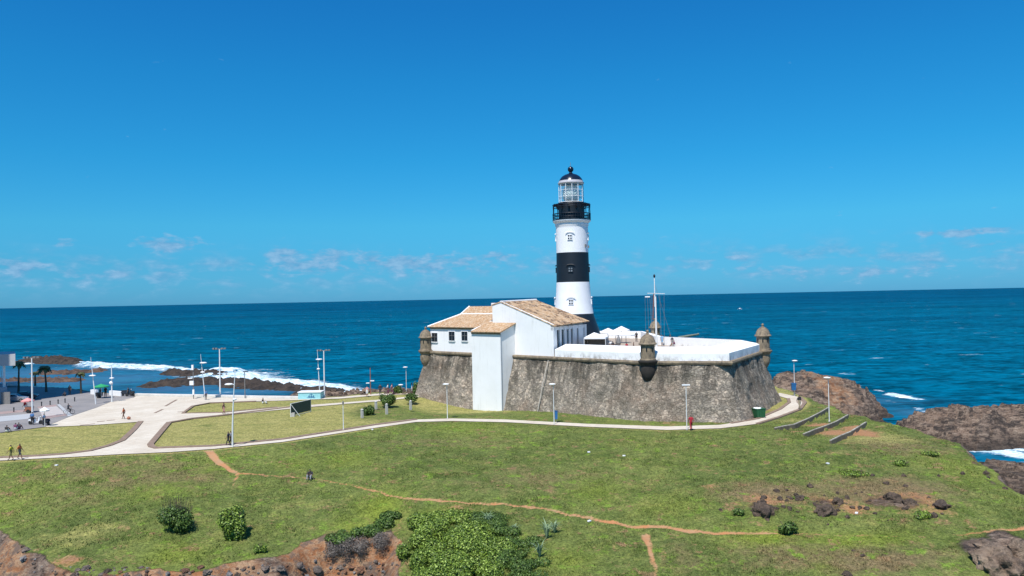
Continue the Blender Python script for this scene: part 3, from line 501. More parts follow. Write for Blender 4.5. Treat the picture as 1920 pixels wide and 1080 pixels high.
# ------------------------------------------------------------------ sea
gx = np.concatenate([-np.geomspace(90000, 300, 26), np.arange(-290, 160, 1.0), np.geomspace(165, 90000, 26)]); gy = np.concatenate([[-3000, -300, 0, 40, 70, 85], np.arange(90, 420, 1.0), np.geomspace(425, 110000, 60)])
SX, SY = np.meshgrid(gx, gy); fo = np.zeros(SX.shape)
FOAM = [([(138, 681), (180, 683), (225, 687), (290, 691), (350, 694), (395, 697)], [3, 9, 11, 8, 6, 3], .85), ([(403, 704), (430, 703), (470, 712), (520, 719), (580, 724), (640, 730), (690, 736)], [9, 17, 12, 11, 10, 8, 4], .9), ([(405, 694), (440, 696)], [4, 5], 1),
        ([(560, 731), (620, 733), (700, 737)], [4, 5, 4], .75), ([(470, 699), (500, 700)], [2, 2], .6), ([(40, 683), (60, 682)], [3, 2], .7), ([(1683, 739), (1712, 744), (1735, 746)], [2.5, 2.0, .8], .95), ([(1710, 762), (1722, 768)], [1.5, 1.5], .7), ([(1650, 730), (1660, 731)], [1, 1], .6),
        ([(1815, 838), (1850, 839), (1890, 846), (1960, 852)], [1.5, 2.8, 3.4, 3.4], 1.2), ([(1850, 832), (1930, 842)], [1.2, 1.6], .8), ([(380, 711), (420, 712)], [2.5, 3], .6), ([(1370, 578), (1420, 578), (1520, 577)], [10, 14, 8], .42), ([(1850, 564), (1920, 563)], [10, 10], .35)]
wx = SX + 6 * fbm(SX, SY, .05, 4, seed=51); wy = SY + 9 * fbm(SX, SY, .05, 4, seed=53)
for pts, ws, a in FOAM:
    w = [P(p[0], p[1], .1) for p in pts]
    for i in range(len(w) - 1):
        p, q = w[i], w[i + 1]; dx, dy = q.x - p.x, q.y - p.y; t = np.clip(((wx - p.x) * dx + (wy - p.y) * dy) / (dx * dx + dy * dy), 0, 1); W_ = ws[i] + (ws[i + 1] - ws[i]) * t
        fo = np.maximum(fo, a * np.exp(-(np.hypot(wx - p.x - t * dx, wy - p.y - t * dy) / W_) ** 2))
shal = np.zeros(SX.shape)
for px, py, rx, ry, a in [(60, 700, 200, 14, .9), (200, 712, 160, 16, .9), (430, 735, 160, 9, 1), (330, 728, 100, 12, .9), (-150, 700, 150, 20, .9), (150, 690, 120, 6, .6), (1720, 775, 40, 12, .7), (1640, 750, 80, 9, .5), (1850, 845, 60, 10, .5), (620, 738, 60, 4, .5)]:
    c = P(px, py, 0); sx = rx * c.y / F; sy = ry * c.y / F * c.y / HC; shal = np.maximum(shal, a * np.exp(-(((SX - c.x) / sx) ** 2 + ((SY - c.y) / sy) ** 2)))
near = sstep(500, 150, SY) * (1 - .8 * shal) * (np.abs(SX) < 320)
SZ = near * (fbm(SX, SY * 1.8, .045, 4, seed=90) * 1.1 + fbm(SX, SY * 1.5, .22, 3, seed=91) * .45) + sstep(.45, 1, fo) * (.2 + ridged(SX, SY, .25, 4, .6, 71) * 1.5) * sstep(60, 160, SY) * (SX < -20)
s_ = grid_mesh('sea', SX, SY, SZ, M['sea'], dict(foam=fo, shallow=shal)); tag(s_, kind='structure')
# spray thrown up by the breaker on the reef
# ------------------------------------------------------------------ reefs standing in the sea
def reef(name, pts, ws, h, label, mat='rock', seed=0, cat='reef'):
    w = [P(p[0], p[1], 0) for p in pts]; x0 = min(v.x for v in w) - 14; x1 = max(v.x for v in w) + 14; y0 = min(v.y for v in w) - 22; y1 = max(v.y for v in w) + 22
    gx_, gy_ = np.meshgrid(np.arange(x0, x1, .6), np.arange(y0, y1, .7)); ox = gx_ + 5 * fbm(gx_, gy_, .1, 4, seed=seed); oy = gy_ + 6 * fbm(gx_, gy_, .1, 4, seed=seed + 5); z = np.full(gx_.shape, -3.0)
    for i in range(len(w) - 1):
        a, b = w[i], w[i + 1]; dx, dy = b.x - a.x, b.y - a.y; t = np.clip(((ox - a.x) * dx + (oy - a.y) * dy) / (dx * dx + dy * dy), 0, 1); W_ = ws[i] + (ws[i + 1] - ws[i]) * t
        z = np.maximum(z, h * (1 - (np.hypot(ox - a.x - t * dx, oy - a.y - t * dy) / W_) ** 2))
    z = np.maximum(z + (ridged(gx_, gy_, .16, 6, .68, seed + 9) - .54) * (h * 1.6 + 2.4) * (z > -2) - .35, -2.5)
    c = Vector((w[0].x, w[0].y, 0)); o = grid_mesh(name, gx_ - c.x, gy_ - c.y, z, M[mat], keep=(z > -1.2)); o.location = c; tag(o, label, cat); return o
M['wetrock'] = m_rock('wet_reef_rock', (.022, .019, .018), (.075, .055, .042)); M['brownrock'] = m_rock('brown_reef_rock', (.06, .04, .032), (.16, .10, .07))
reef('reef', [(300, 723), (350, 718), (420, 718), (490, 725), (560, 731)], [6, 9, 7, 5.5, 3.5], 1.1, 'long dark reef in front of the breaking wave', 'wetrock', 1)
reef('reef', [(325, 701), (370, 702), (410, 706)], [5, 7, 4], 1.0, 'low dark reef just behind the long one, left of the tall floodlight mast', 'wetrock', 11)
reef('reef', [(55, 678), (100, 678), (140, 682)], [6, 9, 5], 1.7, 'farthest dark reef at the left, ending where the surf line begins', 'wetrock', 21)
reef('reef', [(80, 701), (130, 699), (175, 697)], [4, 8, 4], .8, 'brown flat reef between the palm crowns at the left', 'brownrock', 31)
reef('reef', [(-40, 716), (50, 714), (130, 715)], [6, 9, 5], .6, 'reddish brown reef flat close behind the shaded plaza', 'brownrock', 41)
reef('reef', [(575, 735), (600, 736), (625, 736)], [4, 5, 3], 1.1, 'small dark rocks in the surf behind the turquoise kiosk', 'wetrock', 61)
# ------------------------------------------------------------------ paving
def sheet(name, poly, z, mat):
    vs = [Vector((p[0], p[1], 0)) for p in poly]; me = bpy.data.meshes.new(name); me.from_pydata([(v.x, v.y, z) for v in vs], [], [tuple(t) for t in tessellate_polygon([vs])]); bm = bmesh.new(); bm.from_mesh(me)
    for f in bm.faces:
        if f.normal.z < 0: f.normal_flip()
    bm.to_mesh(me); bm.free(); me.materials.append(mat); o = bpy.data.objects.new(name, me); COL.objects.link(o); tag(o, kind='structure'); return o
sheet('plaza_paving', pav, PZ + .035, M['pave']); sheet('road', asp, PZ + .03, M['asph'])
M['pave2'] = simple('light_paving_panel', (.42, .38, .36), .9, var=.1, sc=.5); M['pave3'] = simple('pinkish_paving_band', (.33, .24, .22), .9, var=.2, sc=.5); M['markw'] = simple('pale_grey_band', (.38, .39, .40), .9, var=.1, sc=.5)
sheet('paving_panel', [P(*p) for p in [(72, 766), (106, 762), (125, 778), (80, 782)]], PZ + .042, M['pave2'])
sheet('paving_band', [P(*p) for p in [(70, 763), (104, 759), (107, 762), (71, 766)]], PZ + .044, M['pave3']); sheet('paving_band', [P(*p) for p in [(84, 781), (122, 776.5), (126, 779), (84, 786)]], PZ + .046, M['pave3'])
sheet('paving_band', [P(*p) for p in [(107, 759), (112, 758.5), (136, 779), (128, 781)]], PZ + .044, M['markw']); sheet('paving_band', [P(*p) for p in [(-60, 787), (55, 776), (70, 784), (-60, 797)]], PZ + .042, M['markw']); sheet('paving_band', [P(*p) for p in [(-60, 778), (50, 768), (52, 772), (-60, 783)]], PZ + .042, M['pave3'])
def ribbon(pts, w, z0, z1, mat, name, parent=None, **tg):
    b = MB(); n = len(pts); L = []; R = []
    for i, p in enumerate(pts):
        p = Vector((p[0], p[1], 0)); a = Vector((*pts[max(i - 1, 0)][:2], 0)); c = Vector((*pts[min(i + 1, n - 1)][:2], 0)); t = (c - a).normalized(); q = Vector((-t.y, t.x, 0)) * w / 2; L.append(p + q); R.append(p - q)
    zz = lambda v, d: (v.x, v.y, d)
    vs = [x for i in range(n) for x in (zz(L[i], z0 if not callable(z0) else z0(i)), zz(R[i], z0 if not callable(z0) else z0(i)), zz(R[i], z1 if not callable(z1) else z1(i)), zz(L[i], z1 if not callable(z1) else z1(i)))]
    fs = [];
    for i in range(n - 1):
        for k in range(4): fs.append((4 * i + k, 4 * i + (k + 1) % 4, 4 * i + 4 + (k + 1) % 4, 4 * i + 4 + k))
    fs += [(3, 2, 1, 0), tuple(4 * (n - 1) + k for k in range(4))]
    b.add(vs, fs); return b.build(name, mat, parent, **tg)
for k, pl_ in enumerate([[(-100, 862), (0, 858.6), (77, 855), (120, 852), (168.5, 846), (205, 836), (229, 826.6), (245, 812), (253, 804), (263.6, 791)], [(545, 763.5), (418.5, 779), (361.5, 785), (316.7, 793), (298, 815), (282, 834), (284, 838), (292, 840.7), (402, 836.6), (530, 824), (640, 807), (700, 797.5), (780, 787)],
           [(480, 753), (394, 756), (361.5, 762), (343, 775.5), (418.5, 774), (520, 764)], [(1370, 794.5), (1420, 786), (1462, 768), (1480, 755), (1478, 748)], [(1500, 745), (1510, 755), (1500, 768), (1460, 783), (1420, 795)]]):
    w = [P(*p) for p in pl_]
    ribbon(w, .5 if k not in (0, 1) else .75, PZ - .1, PZ + .13, M['kerb'], 'kerb', kind='structure')
for pts in ([(150, 798), (178, 795)], [(182, 791.5), (196, 790)], [(200, 789), (215, 788)], [(310, 762), (331, 750)], [(290, 775), (305, 768)], [(333, 773), (350, 772)]):
    w = [P(*p) for p in pts]; ribbon(w, .4, PZ, PZ + .06, M['kerb'], 'paving_strip', kind='structure')
M['palewall'] = simple('pale_sea_wall', (.70, .67, .62), .9, var=.25, sc=.8)
sw = [P(*p) for p in [(255, 742), (330, 743.5), (400, 744.5), (480, 746.5), (560, 747.5), (610, 745)]]
o = ribbon(sw, .8, PZ - 1.0, PZ + .42, M['palewall'], 'sea_wall'); tag(o, 'long low pale sea wall along the shore side of the plaza', 'wall')
o = ribbon([P(*p) for p in [(207, 741), (229, 743)]], .5, PZ - .2, PZ + .9, M['white'], 'sea_wall'); tag(o, 'short white parapet wall right of the green umbrella stall', 'wall')
o = ribbon([P(*p) for p in [(172, 739), (182, 740)]], .5, PZ - .2, PZ + .9, M['white'], 'sea_wall'); tag(o, 'short white parapet wall left of the green umbrella stall', 'wall')
# ------------------------------------------------------------------ fort
K = 1.07
def Q(px, d): v = D(px, 557, d * K); return Vector((v.x, v.y))
def ZH(h): return HC - h * K
ZC = ZH(8.6); ZT = ZH(8.2)
A_, B_, C_, D_ = Q(800, 132.4), Q(1210, 102.8), Q(1365, 100.3), Q(1425, 116.7)
FP = [A_, B_, C_, D_, Vector((26.5, 132)) * K, Vector((27.2, 153)) * K, Vector((4, 168)) * K, Vector((-14, 157)) * K]
def sweep(b, pts, sec, closed=True, sub=0, disp=0.0, seed=0):
    pts = [Vector(p) for p in pts]; n = len(pts); N = []
    for i in range(n):
        def nrm(a, c): t = (c - a).normalized(); return Vector((-t.y, t.x))
        pv = pts[i - 1] if (closed or i > 0) else None; nx = pts[(i + 1) % n] if (closed or i < n - 1) else None
        if pv is None: N.append(nrm(pts[i], nx))
        elif nx is None: N.append(nrm(pv, pts[i]))
        else: a = nrm(pv, pts[i]); c = nrm(pts[i], nx); m_ = (a + c).normalized(); N.append(m_ / max(m_.dot(a), .35))
    P2, N2, E = [], [], []
    rg = range(n if closed else n - 1)
    for i in rg:
        j = (i + 1) % n; k = max(1, int((pts[j] - pts[i]).length / sub)) if sub else 1
        for q in range(k): P2.append(pts[i].lerp(pts[j], q / k)); N2.append(N[i].lerp(N[j], q / k)); E.append(math.sin(math.pi * q / k) if k > 1 else 0)
    if not closed: P2.append(pts[-1]); N2.append(N[-1]); E.append(0)
    m = len(P2); s = len(sec); vs = []
    for i in range(m):
        for o, z in sec:
            dd = disp * mnoise.fractal(Vector((P2[i].x * .5, P2[i].y * .5, z * .6 + seed)), 1, 2, 4) if disp else 0
            q = P2[i] + N2[i] * (o + dd); vs.append((q.x, q.y, z))
    fs = [];
    for i in range(m if closed else m - 1):
        j = (i + 1) % m
        for k in range(s - 1): fs.append((i * s + k, j * s + k, j * s + k + 1, i * s + k + 1))
    b.add(vs, fs); return b
# FP runs left->right in front, so the inward side is +90 deg of travel
fort = empty('stone_fort', (Q(1150, 125).x, Q(1150, 125).y, PZ), 'old star shaped fort of battered grey brown rubble stone with a white parapet', 'fort')
zs = [ZC - i * (ZC - 5.0) / 22 for i in range(23)]
def bat(z): t = (ZC - z) / (ZC - PZ); return -(.15 + 1.9 * t + .5 * t * t)
tc_ = [FP[0], FP[1] + (FP[0] - FP[1]).normalized() * 1.5, FP[1] + (FP[2] - FP[1]).normalized() * 1.5, FP[2] + (FP[1] - FP[2]).normalized() * 2.2, FP[2] + (FP[1] - FP[2]).normalized() * .6 + (FP[3] - FP[2]).normalized() * .6, FP[2] + (FP[3] - FP[2]).normalized() * 2.2] + FP[3:]
sweep(MB(), tc_, [(bat(z), z) for z in zs], sub=.55, disp=.22).build('rubble_wall', M['stone'], fort, smooth=False)
sweep(MB(), FP, [(0.3, ZC + .14), (-.42, ZC + .10), (-.50, ZC - .12), (-.42, ZC - .34), (-.15, ZC - .46), (.3, ZC - .46)], sub=1.2, disp=.05, seed=4).build('cornice', M['trim'], fort)
def LAB(px, inw=0.0):  # point on the long front face line seen at a pixel column
    t = (B_ - A_).normalized(); nn = Vector((-t.y, t.x)); a = A_ + nn * inw; d = ray(px, 620); r_ = Vector((d.x, d.y)); m = Matrix(((t.x, -r_.x), (t.y, -r_.y))); s = m.inverted() @ Vector((-a.x, -a.y)); return a + t * s.x
TAB = (B_ - A_).normalized(); NAB = Vector((-TAB.y, TAB.x))
zo, zi = ZH(7.5), ZH(6.85)
par = [LAB(1039, 0)] + FP[1:] + [FP[-1].lerp(A_, .62)]
bpar = MB(); sweep(bpar, par, [(.02, ZC + .12), (.04, zo), (.2, zo + .06), (2.7, zi), (3.1, zi), (3.15, ZT - .1)], closed=False, sub=1.0, disp=.03, seed=9)
po = bpar.build('parapet', M['parapet'], fort, origin=(Q(1150, 125).x, Q(1150, 125).y, ZC))
fl = MB(); cen = sum(FP, Vector((0, 0))) / len(FP); fl.prism([(p + (cen - p) * .02) for p in FP], ZT - .5, ZT); fl.build('terrace_floor', M['gold'], fort)
# scattered patches of plaster on the corner quoin, drain pipe, dark niche
b = MB(); t0 = LAB(1027, -.65); t1 = LAB(1004, -2.9); b.tube([(t0.x, t0.y, ZC - .4), ((t0.x + t1.x) / 2, (t0.y + t1.y) / 2 - .1, 12), (t1.x, t1.y, 7.3)], .07, 6); b.build('drain_pipe', simple('pale_pipe', (.5, .45, .38), .7), fort)
def sentry(c, sc=1.0, top=0.0):
    z = ZC; m_ = MB(); r = 1.02 * sc
    m_.lathe([(r * 1.0, z + .15), (r * 1.08, z + .2), (r * 1.1, z + .4), (r * .98, z + .5), (r * .96, z + 2.35), (r * 1.04, z + 2.42)], (c.x, c.y, 0), 16)
    o = m_.build('sentry_box', M['trim'], fort, smooth=True, origin=(c.x, c.y, z))
    MB().lathe([(r * 1.22, z + 2.40), (r * 1.25, z + 2.5), (r * 1.2, z + 2.62), (r * 1.06, z + 2.7), (r * .98, z + 3.05), (r * .78, z + 3.45), (r * .45, z + 3.75), (.14, z + 3.86)], (c.x, c.y, 0), 20).build('dome', M['trim'], o, smooth=True)
    MB().lathe([(.12, z + 3.84), (.26, z + 3.92), (.12, z + 4.02), (.2, z + 4.14), (.22, z + 4.22), (.05, z + 4.42)], (c.x, c.y, 0), 10).build('finial', M['trim'], o, smooth=True)
    MB().lathe([(.2, z - 2.75), (.5, z - 2.55), (r * .78, z - 2.1), (r * .98, z - 1.5), (r * 1.02, z - .9), (r * .96, z - .45), (r * 1.2, z - .1), (r * 1.32, z + .02), (r * 1.34, z + .2), (r * 1.12, z + .26)], (c.x, c.y, 0), 16).build('corbel', M['trim' if top == 0 else 'stained_shaded'], o, smooth=True)
    for a in (-1.9, -1.1, -2.8, 2.4): MB().box((c.x + math.cos(a) * r * .97, c.y + math.sin(a) * r * .97, z + 1.75), (.08, .18, .5), a).build('loophole', M['frame'], o)
    return o
def outw(i, k): p = FP[i]; return p + (p - cen).normalized() * k
sentry(outw(0, .1) + Vector((-.2, -.1))); M['stained_shaded'] = simple('stained_shaded_stone', (.035, .03, .026), .95, var=.5, sc=2); sentry(outw(1, .25) + Vector((.1, 0)), 1.0, 1); sentry(outw(3, .3)); sentry(outw(5, .3)); sentry(outw(7, .3))  # front corbel near-black: dark stain plus the sentry's shade put into the colour
# ------------------------------------------------------------------ roofs and houses
def roof_face(b, A, pts, worn=0.0, th=.16):
    """pts: first two are the eave; attribute u along it, v up the slope"""
    pts = [Vector(p) for p in pts]; u = (pts[1] - pts[0]).normalized(); nrm = (pts[1] - pts[0]).cross(pts[-1] - pts[0]).normalized()
    if nrm.z < 0: nrm = -nrm
    v = nrm.cross(u); n = len(pts); base = len(b.v)
    b.add([p + nrm * th for p in pts] + pts, [tuple(range(n)), tuple(reversed(range(n, 2 * n)))] + [(i, (i + 1) % n, (i + 1) % n + n, i + n) for i in range(n)])
    for p in pts + pts: A.append(((p - pts[0]).dot(u), (p - pts[0]).dot(v), worn))
def build_roof(b, A, parent, name='roof'):
    o = b.build(name, M['tile'], parent)
    for k, nm in enumerate(('roofu', 'roofv', 'worn')):
        at = o.data.attributes.new(nm, 'FLOAT', 'POINT'); at.data.foreach_set('value', [a[k] for a in A])
    return o
def tiles(parent_roof, pts, rows=7, cols=22, th=.17):
    """ridged rows of half-round cover tiles laid over a roof face"""
    pass
def v3(p, z): return Vector((p.x, p.y, z))
def window(parent, c, t, n_out, w, h, name='window'):
    """c centre on the wall plane, t along the wall, n_out outward"""
    t3 = Vector((t.x, t.y, 0)); n3 = Vector((n_out.x, n_out.y, 0)); R = Matrix((t3, n3, Vector((0, 0, 1)))).transposed()
    f = MB()
    for s in (-1, 1): f.box(c + t3 * s * (w / 2 + .07) + n3 * .03, (.14, .14, h + .28), ax=R)
    f.box(c + Vector((0, 0, h / 2 + .07)) + n3 * .03, (w, .14, .14), ax=R)
    f.box(c - Vector((0, 0, h / 2 + .08)) + n3 * .07, (w, .26, .12), ax=R)
    fo_ = f.build(name, M['white'], parent)
    MB().box(c + n3 * .012, (w, .02, h), ax=R).build('pane', M['pane'], fo_)
    g_ = MB(); g_.box(c + n3 * .04, (.05, .03, h), ax=R); g_.box(c + n3 * .041 + Vector((0, 0, h * .05)), (w, .03, .05), ax=R); g_.build('glazing_bar', M['polegrey'], fo_); return fo_
# left wing
lw = empty('low_house', v3(LAB(845, 1), ZC), 'low white house with three dark windows and a hipped tile roof', 'house')
a0, a1 = LAB(807, .25), LAB(905, .25); dp = 8.5; e = ZH(4.55)
b = MB(); b.prism([a0, a1, a1 + NAB * dp, a0 + NAB * dp], ZC + .1, e); b.build('wall', M['plaster'], lw)
o_ = .35; q0, q1 = LAB(803, -.1), a1 + TAB * .3 - NAB * .3; q0 = a0 - TAB * o_ - NAB * o_; q1 = a1 - NAB * o_; q2 = a1 + NAB * (dp + o_); q3 = a0 - TAB * o_ + NAB * (dp + o_); rz = ZH(2.65)
r0_ = a0 + TAB * 3.6 + NAB * dp / 2; r1_ = a1 + NAB * dp / 2
b = MB(); A = []; roof_face(b, A, [v3(q0, e - .1), v3(q1, e - .1), v3(r1_, rz), v3(r0_, rz)], .15); roof_face(b, A, [v3(q3, e - .1), v3(q0, e - .1), v3(r0_, rz)]); roof_face(b, A, [v3(q2, e - .1), v3(q3, e - .1), v3(r0_, rz), v3(r1_, rz)]); build_roof(b, A, lw)
b = MB(); b.tube([v3(q0, e + .05), v3(r0_, rz + .12)], .17, 6); b.tube([v3(r0_, rz + .12), v3(r1_, rz + .12)], .16, 6); b.tube([v3(q3, e + .05), v3(r0_, rz + .1)], .15, 6); b.build('ridge_cap', M['plaster'], lw)
b = MB(); b.obox(v3(a0 - NAB * .12, e - .32), v3(a1 - a0, 0), v3(NAB * .1, 0), (0, 0, .2)); b.build('eave_band', M['trim'], lw)
for x0, x1, y0, y1 in ((809.8, 820.5, 624, 641), (841.8, 852.9, 621.5, 639), (865.6, 877, 621.5, 639)):
    c2 = LAB((x0 + x1) / 2, .25); c = D((x0 + x1) / 2, (y0 + y1) / 2, c2.y); w = (LAB(x1) - LAB(x0)).length; window(lw, Vector((c2.x, c2.y, c.z)), TAB, -NAB, w, 1.55)
# middle house
mh = empty('middle_house', v3(LAB(890, 6), ZC), 'white house with a pale tile roof between the low house and the big gabled building', 'house')
a0, a1 = LAB(857, 4.5), LAB(930, 4.5); e2 = ZH(3.6)
MB().prism([a0, a1, a1 + NAB * 8.5, a0 + NAB * 8.5], ZC + .1, e2).build('wall', M['plaster'], mh)
rz = ZH(1.45); r0_ = LAB(881, 8.8); r1_ = LAB(940, 8.8); q0 = a0 - TAB * .3 - NAB * .3; q1 = a1 - NAB * .3; q3 = a0 - TAB * .3 + NAB * 8.8; q2 = a1 + NAB * 8.8
b = MB(); A = []; roof_face(b, A, [v3(q0, e2), v3(q1, e2), v3(r1_, rz), v3(r0_, rz)], .1); roof_face(b, A, [v3(q3, e2), v3(q0, e2), v3(r0_, rz)]); roof_face(b, A, [v3(q2, e2), v3(q3, e2), v3(r0_, rz), v3(r1_, rz)]); build_roof(b, A, mh)
b = MB(); b.tube([v3(q0, e2 + .1), v3(r0_, rz + .12)], .17, 6); b.build('ridge_cap', M['plaster'], mh)
# main building
mb_ = empty('gabled_building', v3(LAB(980, 3), ZC), 'largest white building with a worn tile roof and a row of dark doors', 'building')
G_ = (Q(1100, 122) - Q(1037.5, 113.3)); 
k0, k1, k2 = LAB(924, .22), LAB(940, .22), LAB(1037.5, .22); g2 = G_
h0, h1, h2 = ZH(1.05), ZH(.72), ZH(4.15)
def wallpoly(b, pts, zt, zb):  # closed block with sloping top
    n = len(pts); vs = [v3(p, zb) for p in pts] + [v3(p, z) for p, z in zip(pts, zt)]
    b.add(vs, [tuple(range(n)), tuple(range(n, 2 * n))] + [(i, (i + 1) % n, (i + 1) % n + n, i + n) for i in range(n)])
b = MB(); gi = G_ * .96; ins = -TAB * .55
# body with the right side set back behind the row of piers
up_ = lambda p: h1 + (h2 - h1) * max(0, (p - k1).dot(TAB) / (k2 - k1).dot(TAB))
bk2 = k2 + ins
n_ = [k0, k1, bk2]; vs = [v3(p, ZC + .1) for p in n_] + [v3(p, z) for p, z in ((k0, h0), (k1, h1), (bk2, up_(bk2)))]; vs2 = [v + Vector((gi.x, gi.y, 0)) for v in vs]
b.add(vs + vs2, [(0, 1, 4, 3), (1, 2, 5, 4), (6, 9, 10, 7), (7, 10, 11, 8), (0, 3, 9, 6), (2, 8, 11, 5), (3, 4, 10, 9), (4, 5, 11, 10), (0, 6, 7, 1), (1, 7, 8, 2)])
b.build('wall', M['plaster'], mb_)
b = MB(); prev = 0.0; ops = [(.10, .18), (.235, .315), (.385, .45), (.51, .575), (.69, .745), (.9, .93)]
zt_ = h2 - .12; nG = Vector((-G_.y, G_.x)).normalized()
edges = [0.0] + [x for o in ops for x in o] + [1.0]
for i in range(0, len(edges), 2):
    s, t_ = edges[i], edges[i + 1]; p = k2 + G_ * s; b.obox(v3(p + ins * (.98 if i else .98), ZC + .1), v3(G_ * (t_ - s), 0), v3(-ins, 0), (0, 0, zt_ - ZC - .1))
b.build('pier', M['plaster'], mb_, label='white piers between the doors', kind=None)
b = MB(); b.obox(v3(k2 + ins * .9, zt_ - .55), v3(G_, 0), v3(-ins * .8, 0), (0, 0, .5)); b.build('lintel', M['plaster'], mb_)
for s, t_ in ops:
    p = k2 + G_ * s + ins * .75; o = MB().obox(v3(p, ZT), v3(G_ * (t_ - s), 0), v3(-ins * .15, 0), (0, 0, zt_ - ZT - .5)).build('door', M['frame'], mb_)
    MB().obox(v3(p - G_ * .012 - ins * .45, ZT), v3(G_ * .012, 0), v3(-ins * .3, 0), (0, 0, zt_ - ZT - .6)).build('shutter', M['polewhite'], o)
b = MB(); A = []; f_ = -NAB * .25; ov = TAB * .45; dz = (h2 - h1) / ((k2 - k1).length)
e0 = v3(k2 + ov + f_ * .3, h2 + dz * .45 + .05); e1 = e0 + Vector((G_.x, G_.y, .35)) * 1.03; rr0 = v3(k1 + f_ * .3, h1 + .06); rr1 = rr0 + Vector((G_.x, G_.y, 0.1)) * 1.03
roof_face(b, A, [e0, e1, rr1, rr0], 1.0); roof_face(b, A, [v3(k0 + f_ * .3 - TAB * .2, h0 - .1) + Vector((G_.x, G_.y, 0)), v3(k0 + f_ * .3 - TAB * .2, h0 - .1), rr0, rr1], 0); build_roof(b, A, mb_)
b = MB(); b.tube([rr0 + Vector((0, 0, .12)), rr1 + Vector((0, 0, .2))], .15, 6); b.obox(v3(k1 - NAB * .02, h1 - .02), v3((k2 - k1) * 1.0, h2 - h1), v3(NAB * .3, 0), (0, 0, .24)); b.build('verge', M['plaster'], mb_)
b = MB(); b.box(v3(k0 + NAB * .4, h0 + .1), (.9, .5, .5), 0); b.build('parapet_block', M['plaster'], mb_)
# annex tower running down the fort wall to the ground
lt = empty('annex_tower', v3(LAB(912, -1.2), PZ), 'tall narrow white annex running down the fort wall to the grass', 'tower')
OUT = 3.05; t0, t1 = LAB(884, -OUT), LAB(938.3, -OUT); e3 = ZH(5.0); bk_ = ZH(3.85)
b = MB(); p_ = [t0, t1, t1 + NAB * (OUT + 1), t0 + NAB * (OUT + 1)]; wallpoly(b, p_, [e3, e3, bk_ + .1, bk_ + .1], 6.6); b.build('wall', M['plaster'], lt)
b = MB(); A = []; s0 = v3(t0 - NAB * .35 + TAB * .15, e3 - .12); s1 = v3(t1 - NAB * .35 + TAB * .3, e3 - .12); w_ = v3(NAB * (OUT + 1.1), bk_ - e3 + .28); roof_face(b, A, [s0, s1, s1 + w_, s0 + w_], .2); build_roof(b, A, lt)
b = MB(); q = t0 - TAB * .25; b.obox(v3(q + NAB * .2, e3 - .3), v3(TAB * .42, 0), v3(NAB * (OUT + 1.4), 1.35), (0, 0, .55)); b.build('side_parapet', M['plaster'], lt)
b = MB(); c = t1 + TAB * .06 - NAB * .02; b.tube([v3(c, e3 - .3), v3(c, 7.0)], .07, 6); b.build('downpipe', simple('grey_pipe', (.42, .44, .47), .6), lt)
b = MB(); b.obox(v3(t0 - NAB * .12, e3 - .35), v3(t1 - t0, 0), v3(NAB * .13, 0), (0, 0, .2)); b.build('eave_band', M['trim'], lt)
# ------------------------------------------------------------------ lighthouse
LHp = Q(1075, 131); mp = 131 * K / F
def yz(y): return HC - (y - 556) * mp
lh = empty('lighthouse', (LHp.x, LHp.y, ZT), 'tall black and white banded lighthouse with a glass lantern rising behind the fort buildings', 'lighthouse')
prof = [(660, 56), (630, 50), (617, 46.5), (600, 40.5), (588, 36.8), (570, 34.2), (550, 32.3), (529, 31.0), (500, 30.4), (474, 30.0), (440, 30.0), (425, 30.2), (423, 31.4), (421, 31.4), (420, 30.6), (417.5, 33.2), (416, 35), (414.6, 35.6), (413.6, 35.6)]
def rad(y):
    for (a, ra), (b_, rb) in zip(prof, prof[1:]):
        if b_ <= y <= a: return rb + (ra - rb) * (y - b_) / (a - b_)
def band(y0, y1, mat, nm):
    ys_ = sorted(set([y0, y1] + [p[0] for p in prof if y1 < p[0] < y0] + [y0 + (y1 - y0) * i / 8 for i in range(9)]), reverse=True)
    MB().lathe([(rad(y) * mp, yz(y)) for y in ys_], (LHp.x, LHp.y, 0), 64).build(nm, mat, lh, smooth=True)
M['lhwhite'] = simple('lighthouse_white', (.80, .80, .80), .6, var=.05, sc=.5); M['lhblack'] = simple('lighthouse_black', (.006, .011, .018), .5, var=.3, sc=.6)
band(660, 588, M['lhblack'], 'black_band'); band(588, 529, M['lhwhite'], 'white_band'); band(529, 474, M['lhblack'], 'black_band'); band(474, 413.6, M['lhwhite'], 'white_band')
L3 = Vector((LHp.x, LHp.y, 0))
MB().lathe([(34.6 * mp, yz(413.6)), (36 * mp, yz(413.4)), (36 * mp, yz(412.2)), (20 * mp, yz(412.0))], L3, 48).build('gallery_floor', M['black'], lh)
MB().lathe([(24.6 * mp, yz(412.5)), (24.6 * mp, yz(381)), (25.2 * mp, yz(380.8)), (24.9 * mp, yz(379.8)), (10 * mp, yz(379.6))], L3, 48).build('drum', M['lhblack'], lh, smooth=True)
ra = MB(); R1 = 35.2 * mp
for k in range(48):
    a = 2 * math.pi * k / 48; ra.tube([L3 + Vector((math.cos(a) * R1, math.sin(a) * R1, yz(412))), L3 + Vector((math.cos(a) * R1, math.sin(a) * R1, yz(401.5)))], .055, 4, False)
def ring(b, R, z, r=.06, n=48): b.tube([L3 + Vector((math.cos(2 * math.pi * k / n) * R, math.sin(2 * math.pi * k / n) * R, z)) for k in range(n + 1)], r, 5, False)
ring(ra, R1, yz(401.5), .09); ring(ra, R1, yz(407), .06); ra.build('railing', M['black'], lh)
